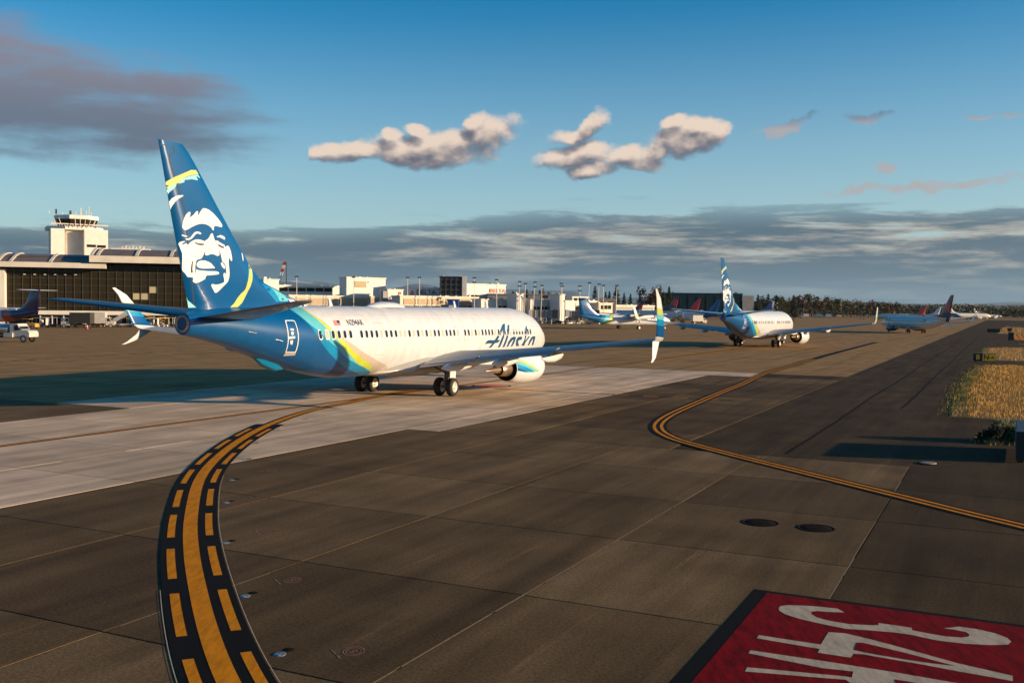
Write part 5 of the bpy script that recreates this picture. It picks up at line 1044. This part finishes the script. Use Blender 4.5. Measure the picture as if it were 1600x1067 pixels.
# ---------------------------------------------------------------- far land
def ridge(name, Y, x0, x1, top, amp, m, seed, step=14, depth=900, rough=1.0):
    rnd = random.Random(seed); mb = MB(); xs = []; x = x0
    ph = [rnd.uniform(0, 6.28) for _ in range(6)]
    hs = []
    while x <= x1:
        t = x/100.; h = sum(math.sin(t*f_*rough + p)/f_**.9 for f_, p in zip((1, 2.1, 4.3, 8.9, 17.3, 31.), ph)); xs.append(x); hs.append(top(x) - amp*h/2.2); x += step
    rows = []
    for k, fr in enumerate((-.35, .45, .8, 1.0, .75, 0)):
        rows.append([Vector((AT(xx, 480, Y).x*(1 + .0), Y + depth*(k-3)/3, max(-5, (AT(xx, yy, Y).z)*max(fr, 0) - (6 if fr <= 0 else 0) + (rnd.uniform(-.05, .05)*Y*.004 if 0 < k < 5 else 0)))) for xx, yy in zip(xs, hs)])
    mb.loft(rows, 0, True, False, False); return structure(mb.obj(name, m))
M_mtn = mat('mountain_rock', (.085, .10, .12), .95, 0, .35, .0011); M_hill = mat('wooded_hill', (.030, .042, .032), .95, 0, .4, .01); M_snow = mat('snow', (.6, .62, .66), .8)
def mtn_mat():
    m, nt, b = nodes_of('snowy_rock'); setp(b, rough=.95, spec=.1); L = nt.links.new; nn = nt.nodes.new
    geo = nn('ShaderNodeNewGeometry'); sep = nn('ShaderNodeSeparateXYZ'); L(geo.outputs['Position'], sep.inputs[0])
    nz = nn('ShaderNodeTexNoise'); nz.inputs['Scale'].default_value = .0012; nz.inputs['Detail'].default_value = 8; L(geo.outputs['Position'], nz.inputs['Vector'])
    ad = nn('ShaderNodeMath'); ad.operation = 'MULTIPLY_ADD'; L(nz.outputs['Fac'], ad.inputs[0]); ad.inputs[1].default_value = 700; L(sep.outputs[2], ad.inputs[2])
    mr = nn('ShaderNodeMapRange'); L(ad.outputs[0], mr.inputs[0]); mr.inputs[1].default_value = 830; mr.inputs[2].default_value = 900
    mx = nn('ShaderNodeMix'); mx.data_type = 'RGBA'; L(mr.outputs[0], mx.inputs[0]); mx.inputs[6].default_value = (.06, .085, .10, 1); mx.inputs[7].default_value = (.5, .5, .52, 1)
    L(mx.outputs[2], b.inputs['Base Color']); return m
ridge('mountains', 22000, -900, 2500, lambda x: 452 + (x-800)*.0112 + (14 if x > 900 else 0) - 9*math.exp(-((x-655)/40)**2) - 6*math.exp(-((x-470)/60)**2), 7, mtn_mat(), 5, 10, 4000)
ridge('far_hills', 5200, -900, 2500, lambda x: 474 + (x-800)*.0112 - (7 if x > 1150 else 0), 3.2, M_hill, 8, 12, 1200)
ridge('near_hills', 2600, -900, 2500, lambda x: 478.5 + (x-800)*.0112 - (4 if x > 1350 else 0), 2.2, mat('wooded_hill_near', (.022, .030, .018), .95, 0, .45, .03), 21, 9, 500)
# trees: tapered trunk, limbs and a crown of many small leaf faces
M_bark = mat('bark', (.05, .035, .025), .9, 0, .3, 3)
def leafmat(name, c, c2):
    m, nt, b = nodes_of(name); setp(b, rough=.8, spec=.2); L = nt.links.new; nn = nt.nodes.new
    geo = nn('ShaderNodeNewGeometry'); nz = nn('ShaderNodeTexNoise'); nz.inputs['Scale'].default_value = .35; nz.inputs['Detail'].default_value = 3; L(geo.outputs['Position'], nz.inputs['Vector'])
    rp = nn('ShaderNodeValToRGB'); e = rp.color_ramp.elements; e[0].position = .35; e[0].color = (*c, 1); e[1].position = .65; e[1].color = (*c2, 1); L(nz.outputs['Fac'], rp.inputs[0]); L(rp.outputs[0], b.inputs['Base Color']); return m
M_fir = leafmat('fir_needles', (.012, .022, .012), (.030, .042, .018)); M_leaf = leafmat('green_leaves', (.025, .035, .012), (.065, .06, .018)); M_aut = leafmat('autumn_leaves', (.045, .026, .011), (.10, .048, .016))
def conifer_mesh(seed, h=18., r=3.6, n=340):
    rnd = random.Random(seed); mb = MB()
    for i in range(n):
        t = rnd.random()**.8; z = h*(.12 + .88*t); rr = r*(1-t)**.85*(.75+.5*rnd.random()) + .15; a = rnd.random()*6.283; l = rnd.uniform(.35, 1)
        c = Vector((rr*l*math.cos(a), rr*l*math.sin(a), z - .25*rr*l)); s = .5 + .9*(1-t); d = Vector((math.cos(a), math.sin(a), -.35)); sd_ = Vector((-math.sin(a), math.cos(a), rnd.uniform(-.3, .3)))
        mb.add([c - sd_*s*.6, c + d*s*1.1, c + sd_*s*.6, c - d*s*.5 + Vector((0, 0, .35*s))], [(0, 1, 3), (1, 2, 3)])
    return mb
def broad_mesh(seed, h=14., r=5., n=420):
    rnd = random.Random(seed); mb = MB(); cl = [(Vector((rnd.gauss(0, r*.42), rnd.gauss(0, r*.42), h*(.45 + .42*rnd.random()))), r*rnd.uniform(.3, .5)) for _ in range(11)]
    for i in range(n):
        c, cr2 = rnd.choice(cl); d = Vector((rnd.gauss(0, 1), rnd.gauss(0, 1), rnd.gauss(0, 1))).normalized(); p = c + d*cr2*rnd.uniform(.7, 1.05); s = rnd.uniform(.35, .75)
        u = d.orthogonal().normalized(); v = d.cross(u); u, v = u*math.cos(i)+v*math.sin(i), v*math.cos(i)-u*math.sin(i)
        mb.add([p-u*s-v*s*.5, p+u*s-v*s*.4, p+u*s*.2+v*s+d*.2], [(0, 1, 2)])
    return mb, cl
def trunk_mesh(h, r, limbs, seed):
    rnd = random.Random(seed); mb = MB().tube((0, 0, -.3), (0, 0, h), r, r*.25, 7)
    for i in range(limbs):
        a = rnd.random()*6.283; z = h*rnd.uniform(.35, .85); mb.tube((0, 0, z), (h*.2*math.cos(a), h*.2*math.sin(a), z + h*.14), r*.4, r*.1, 5)
    return mb
CON = [(conifer_mesh(s, 18, 3.2 + .4*(s % 3)).mesh('crown', M_fir), trunk_mesh(17, .32, 3, s).mesh('trunk', M_bark)) for s in range(4)]
BRO = [(broad_mesh(30+s)[0].mesh('crown', M_leaf if s % 2 else M_aut), trunk_mesh(10, .35, 6, s).mesh('trunk', M_bark)) for s in range(4)]
def tree(kind, v, x, ytop, Y, lab, group, wide=1.):
    b_ = AT(x, 480, Y); hz = AT(x, ytop, Y).z; cm, tm = (CON if kind == 'fir' else BRO)[v]; H0 = 18. if kind == 'fir' else 13.2; k = hz/H0
    e = empty('conifer_tree' if kind == 'fir' else 'broadleaf_tree', (b_.x, Y, ZG), random.random()*6.28); e.scale = (k*wide, k*wide, k); tag(e, lab, 'tree', group)
    link('crown', cm, e); link('trunk', tm, e)
firs = [(801, 455), (812, 458), (823, 452), (832, 454.5), (843, 453), (848, 450.5), (857, 456), (929.5, 447), (946, 456), (952, 455), (963, 446.5), (975, 457), (985, 459), (1000, 458), (1031, 449), (1037, 455), (1045, 447.5), (1051, 456), (1184, 460.5), (1200, 459), (1213, 461), (1240, 461)]
for i, (x, y) in enumerate(sorted(firs)):
    where = 'above the gate buildings' if x < 900 else 'left of the hangar' if x < 1060 else 'right of the second jet fin'
    grp = [f for f in sorted(firs) if ('a' if f[0] < 900 else 'b' if f[0] < 1060 else 'c') == ('a' if x < 900 else 'b' if x < 1060 else 'c')]; k = grp.index((x, y)); 
    tree('fir', i % 4, x, y, 640 + (i*37) % 110, 'dark conifer %s, %s in its row from the left' % (where, ord_[k]), 'conifers along the skyline', 1.0 if x < 1060 else 1.25)
br = [(1019, 450), (1191, 463), (1207, 464), (1222, 463.5), (1232, 465), (1247, 464), (1255, 463), (1268, 459.5), (1279, 464), (1292, 465), (1304, 467), (1318, 467), (1330, 469), (1345, 470), (1358, 470), (1372, 472), (1385, 473), (1400, 472)]
for i, (x, y) in enumerate(br):
    tree('broad', i % 4, x, y, 900 + (i*53) % 140 if i else 700, 'round broadleaf tree left of the hangar among the conifers' if i == 0 else 'broadleaf tree in the row right of the second jet, %s from the left' % (ord_ + ['eighteenth', 'nineteenth'])[i-1], 'broadleaf trees along the skyline', 1.15)
# the wood behind them reads as one mass
rnd = random.Random(77); wood = MB()
for i in range(2600):
    x = rnd.uniform(780, 1720); Y = rnd.uniform(980, 1500); b_ = AT(x, 480, Y); h = rnd.uniform(9, 15.5) if x > 1180 else rnd.uniform(7, 11); aut = rnd.random() < (.34 if 1230 < x < 1420 else .16)
    if x > 1400: h *= .97
    w = rnd.uniform(2.2, 4.2); m_ = 2 if aut else (0 if rnd.random() < .7 else 1); con = rnd.random() < .5 and not aut
    for k in range(16):
        t = rnd.random(); a = rnd.random()*6.283; rr = w*((1-t)**.8 if con else math.sqrt(max(0, 1-(2*t-1)**2))*.95 + .1)*rnd.uniform(.5, 1); c = Vector((b_.x + rr*math.cos(a), Y + rr*math.sin(a), h*(.12+.88*t))); s = rnd.uniform(.9, 1.7)
        u = Vector((rnd.gauss(0, 1), rnd.gauss(0, 1), rnd.gauss(0, .5))).normalized()*s; v = Vector((rnd.gauss(0, .5), rnd.gauss(0, .5), 1)).normalized()*s
        wood.add([c-u, c+u*.9, c+v], [(0, 1, 2)], m_)
w_ = wood.obj('woodland', [M_fir, M_leaf, M_aut]); w_['kind'] = 'stuff'; w_['label'] = 'dense dark wood along the skyline at right'

# ---------------------------------------------------------------- verges, signs, shrubs on the right
def grassmat(name, dry, grn, bias):
    m, nt, b = nodes_of(name); setp(b, rough=.9, spec=.15); L = nt.links.new; nn = nt.nodes.new
    geo = nn('ShaderNodeNewGeometry'); mp = nn('ShaderNodeMapping'); L(geo.outputs['Position'], mp.inputs[0]); mp.inputs['Rotation'].default_value = (0, 0, TH)
    nz = nn('ShaderNodeTexNoise'); nz.inputs['Scale'].default_value = .8; nz.inputs['Detail'].default_value = 8; nz.inputs['Roughness'].default_value = .7; L(mp.outputs[0], nz.inputs['Vector'])
    sep = nn('ShaderNodeSeparateXYZ'); L(mp.outputs[0], sep.inputs[0])      # greener along the kerb side
    ed = nn('ShaderNodeMapRange'); L(sep.outputs[0], ed.inputs[0]); ed.inputs[1].default_value = -3.2; ed.inputs[2].default_value = -.6; ed.inputs[3].default_value = -.22; ed.inputs[4].default_value = .05
    ad = nn('ShaderNodeMath'); ad.operation = 'ADD'; L(nz.outputs['Fac'], ad.inputs[0]); L(ed.outputs[0], ad.inputs[1])
    rp = nn('ShaderNodeValToRGB'); e = rp.color_ramp.elements; e[0].position = .34+bias; e[0].color = (*grn, 1); e[1].position = .47+bias; e[1].color = (*dry, 1); L(ad.outputs[0], rp.inputs[0]); L(rp.outputs[0], b.inputs['Base Color']); return m
M_turf = grassmat('verge_turf', (.30, .165, .05), (.10, .095, .015), .0); M_blade = grassmat('dry_grass', (.50, .29, .085), (.15, .13, .018), .0)
def verge(pts, nblade, h, seed):
    P = [Vector((p.x, p.y, 0)) for p in pts]; n = len(P); ctr = sum(P, Vector())/n
    inner = [p + (ctr-p).normalized()*.5 for p in P]
    v = MB(); v.add([(p.x, p.y, -.02) for p in P] + [(p.x, p.y, .03) for p in inner], [(i, (i+1) % n, n+(i+1) % n, n+i) for i in range(n)] + [tuple(range(n, 2*n))]); v.obj('grass_verge', M_turf)['kind'] = 'structure'
    tris = tessellate_polygon([P]); ar = [((P[b_]-P[a]).cross(P[c]-P[a])).length/2 for a, b_, c in tris]; rnd = random.Random(seed); vs = []; fs = []; edges = [(P[i], P[(i+1) % n]) for i in range(n)]
    for k in range(nblade):
        a, b_, c = rnd.choices(tris, ar)[0]; u, w2 = rnd.random(), rnd.random()
        if u + w2 > 1: u, w2 = 1-u, 1-w2
        p = P[a] + (P[b_]-P[a])*u + (P[c]-P[a])*w2
        de = min(((p-q0) - (q1-q0)*max(0, min(1, (p-q0).dot(q1-q0)/(q1-q0).length_squared))).length for q0, q1 in edges)
        clump = .5 + .5*math.sin(p.x*1.7 + 2*math.sin(p.y*.9))*math.sin(p.y*1.3 + 1.5*math.sin(p.x*.6))
        if rnd.random() > min(1, .25 + de/1.6)*(.45 + .55*clump): continue
        if de < .9: p = p + Vector((rnd.gauss(0, .35), rnd.gauss(0, .35), 0))
        an = rnd.random()*6.283; hh = h*rnd.uniform(.4, 1.3)*(.55 + .75*clump)*min(1, .4 + de/2); wd = .012 + .05*hh; dx, dy = math.cos(an)*wd, math.sin(an)*wd
        le = rnd.gauss(0, .16)*hh, rnd.gauss(0, .16)*hh
        i = len(vs); vs += [(p.x-dx, p.y-dy, .0), (p.x+dx, p.y+dy, .0), (p.x+le[0], p.y+le[1], .1+hh)]; fs.append((i, i+1, i+2))
    me = bpy.data.meshes.new('grass'); me.from_pydata(vs, [], fs); me.materials.append(M_blade); o = link('grass', me); o['kind'] = 'stuff'; return o
verge([UN(57, -2.4), UN(56.6, 0), UN(56, 6), UN(55, 22), UN(112, 40), UN(115, 0), UN(114, -2.2), UN(98, -3.0), UN(77, -2.9), UN(62, -2.7)], 170000, .15, 1)
verge([UN(130, -2.4), UN(128, 0), UN(128, 36), UN(175, 46), UN(176, 0), UN(170, -2.9)], 30000, .18, 2)
verge([UN(300, -1.5), UN(296, 4), UN(296, 60), UN(430, 80), UN(430, 0)], 7000, .7, 3)
verge([UN(196, 2), UN(194, 10), UN(194, 50), UN(203, 50), UN(204, 4)], 2500, .4, 4)
M_signblk = mat('sign_black', (.012, .012, .012), .5); M_signyel = mat('sign_yellow', (.8, .38, .012), .5); M_signch = mat('sign_character', (.85, .42, .02), .5)
for q_ in (M_signyel, M_signch):      # airfield signs are lit from inside
    b_ = q_.node_tree.nodes['Principled BSDF']; b_.inputs['Emission Color'].default_value = (1, .5, .04, 1); b_.inputs['Emission Strength'].default_value = .035
def guidance_sign(x, y, w, h, lab, chars=None, rz=0.):
    p = G(x, y); e = empty('guidance_sign', (p.x, p.y, 0), rz); tag(e, lab, 'airfield sign', 'airfield guidance signs')
    MB().box((0, 0, .12 + h/2), (w, .22, h)).obj('housing', M_signblk, e)
    for i in range(3): MB().box((-w*.4 + w*.4*i, 0, .06), (.12, .16, .14)).obj('foot', M_steeldk, e)
    if chars:
        MB().box((-w*.29, -.113, .12+h/2), (w*.40, .01, h*.88)).obj('location_panel', M_signblk, e); MB().box((w*.205, -.113, .12+h/2), (w*.57, .01, h*.88)).obj('direction_panel', M_signyel, e)
        R = Matrix.Rotation(math.pi/2, 4, 'X')
        text('B', h*.85, M_signch, 'letter', e, Matrix.Translation((-w*.29, -.125, .12+h*.5)) @ R, .012); text('N', h*.85, M_signblk, 'letter', e, Matrix.Translation((w*.08, -.125, .12+h*.5)) @ R, .02)
        mb = MB().box((w*.30, -.124, .12+h*.5), (w*.2, .008, h*.10)); mb.add([(w*.43, -.126, .12+h*.5), (w*.36, -.126, .12+h*.72), (w*.36, -.126, .12+h*.28)], [(0, 1, 2)]); mb.obj('arrow', M_signblk, e)
guidance_sign(1538, 566, 2.25, .85, 'black and yellow guidance sign reading B N with an arrow, on the verge', True, R_(-24))
guidance_sign(1552.5, 520, 3.2, 1.0, 'dark guidance sign farther off at the corner of the far grass', None, R_(-24)); guidance_sign(1577.5, 519, 1.2, 1.1, 'small dark sign beside the striped pavement at right', None, R_(-24)); guidance_sign(1579.5, 532, 1.0, 1.5, 'short dark sign post box at the left end of the striped pavement', None, R_(-24))
mk = marking('striped_shoulder')
for i in range(7):
    a, b_ = G(1583+8*i, 520.5 + i*.4), G(1590+8.6*i, 531 + i*.4); ribbon('yellow_stripe', [a, b_], -.45, .45, -.006, P_yel, mk)
# big sign panel at the frame edge, seen edge-on; it throws the long rectangular shadow
a, b_ = Vector((17.95, 36.1, 0)), Vector((19.9, 39.92, 0)); s2 = Vector((math.cos(R_(SUN_AZ)), math.sin(R_(SUN_AZ)), 0))*.55; a += s2; b_ += s2; dv = (b_-a); c = (a+b_)/2
e = empty('sign_board', (c.x, c.y, 0), math.atan2(dv.y, dv.x)); tag(e, 'dark airfield sign board at the right edge, seen edge-on', 'airfield sign')
MB().box((0, 0, .62), (dv.length, .28, 1.05)).obj('housing', M_signblk, e); MB().box((0, .16, .62), (dv.length-.2, .03, .9)).obj('back_panel', M_grey, e)
for i in range(5): MB().box((-1.8+.9*i, 0, .05), (.1, .2, .14)).obj('foot', M_steeldk, e)
# shrubs
def shrub(x, y, r, h, lab, seed):
    p = G(x, y); e = empty('shrub', (p.x, p.y, 0)); tag(e, lab, 'shrub', 'shrubs by the taxiway'); rnd = random.Random(seed); mb = MB()
    for i in range(700):
        d = Vector((rnd.gauss(0, 1), rnd.gauss(0, 1), abs(rnd.gauss(0, 1)))).normalized(); q = Vector((d.x*r, d.y*r, d.z*h))*rnd.uniform(.6, 1.05)*(1 + .25*math.sin(5*d.x+seed)); s = rnd.uniform(.04, .1); u = d.orthogonal().normalized(); v = d.cross(u)
        mb.add([q-u*s, q+u*s, q+v*s*.6+d*s*1.8], [(0, 1, 2)])
    mb.obj('foliage', leafmat('shrub_leaves', (.02, .035, .012), (.05, .07, .02)) if 'shrub_leaves' not in bpy.data.materials else bpy.data.materials['shrub_leaves'], e)
    st_ = MB()
    for i in range(6):
        t = i*1.05; st_.tube((0, 0, -.05), (r*.6*math.cos(t), r*.6*math.sin(t), h*.7), .03, .01, 5)
    st_.obj('stem', M_bark, e)
shrub(1562, 690, .8, .75, 'rounded dark green shrub on the asphalt below the grass verge', 1); shrub(1590, 691, .7, .6, 'lower dark shrub at the right edge beside the rounded one', 2)
verge([G(1540, 693), G(1535, 688), G(1580, 683), G(1640, 688), G(1640, 697)], 1800, .12, 9)
# ---------------------------------------------------------------- air
hz_ = MB().box2((-29000, -2500, -1), (29000, 29000, 640)).obj('haze', None); hz_.data.materials.clear(); hz_['kind'] = 'stuff'; hz_['label'] = 'thin bluish haze over the whole airfield'
hm = bpy.data.materials.new('haze_air'); hm.use_nodes = True; nt = hm.node_tree; nt.nodes.clear()
pv = nt.nodes.new('ShaderNodeVolumePrincipled'); pv.inputs['Color'].default_value = (.50, .70, .92, 1); pv.inputs['Density'].default_value = 2.0e-5; pv.inputs['Anisotropy'].default_value = .2
ou = nt.nodes.new('ShaderNodeOutputMaterial'); nt.links.new(pv.outputs[0], ou.inputs['Volume']); hz_.data.materials.append(hm)
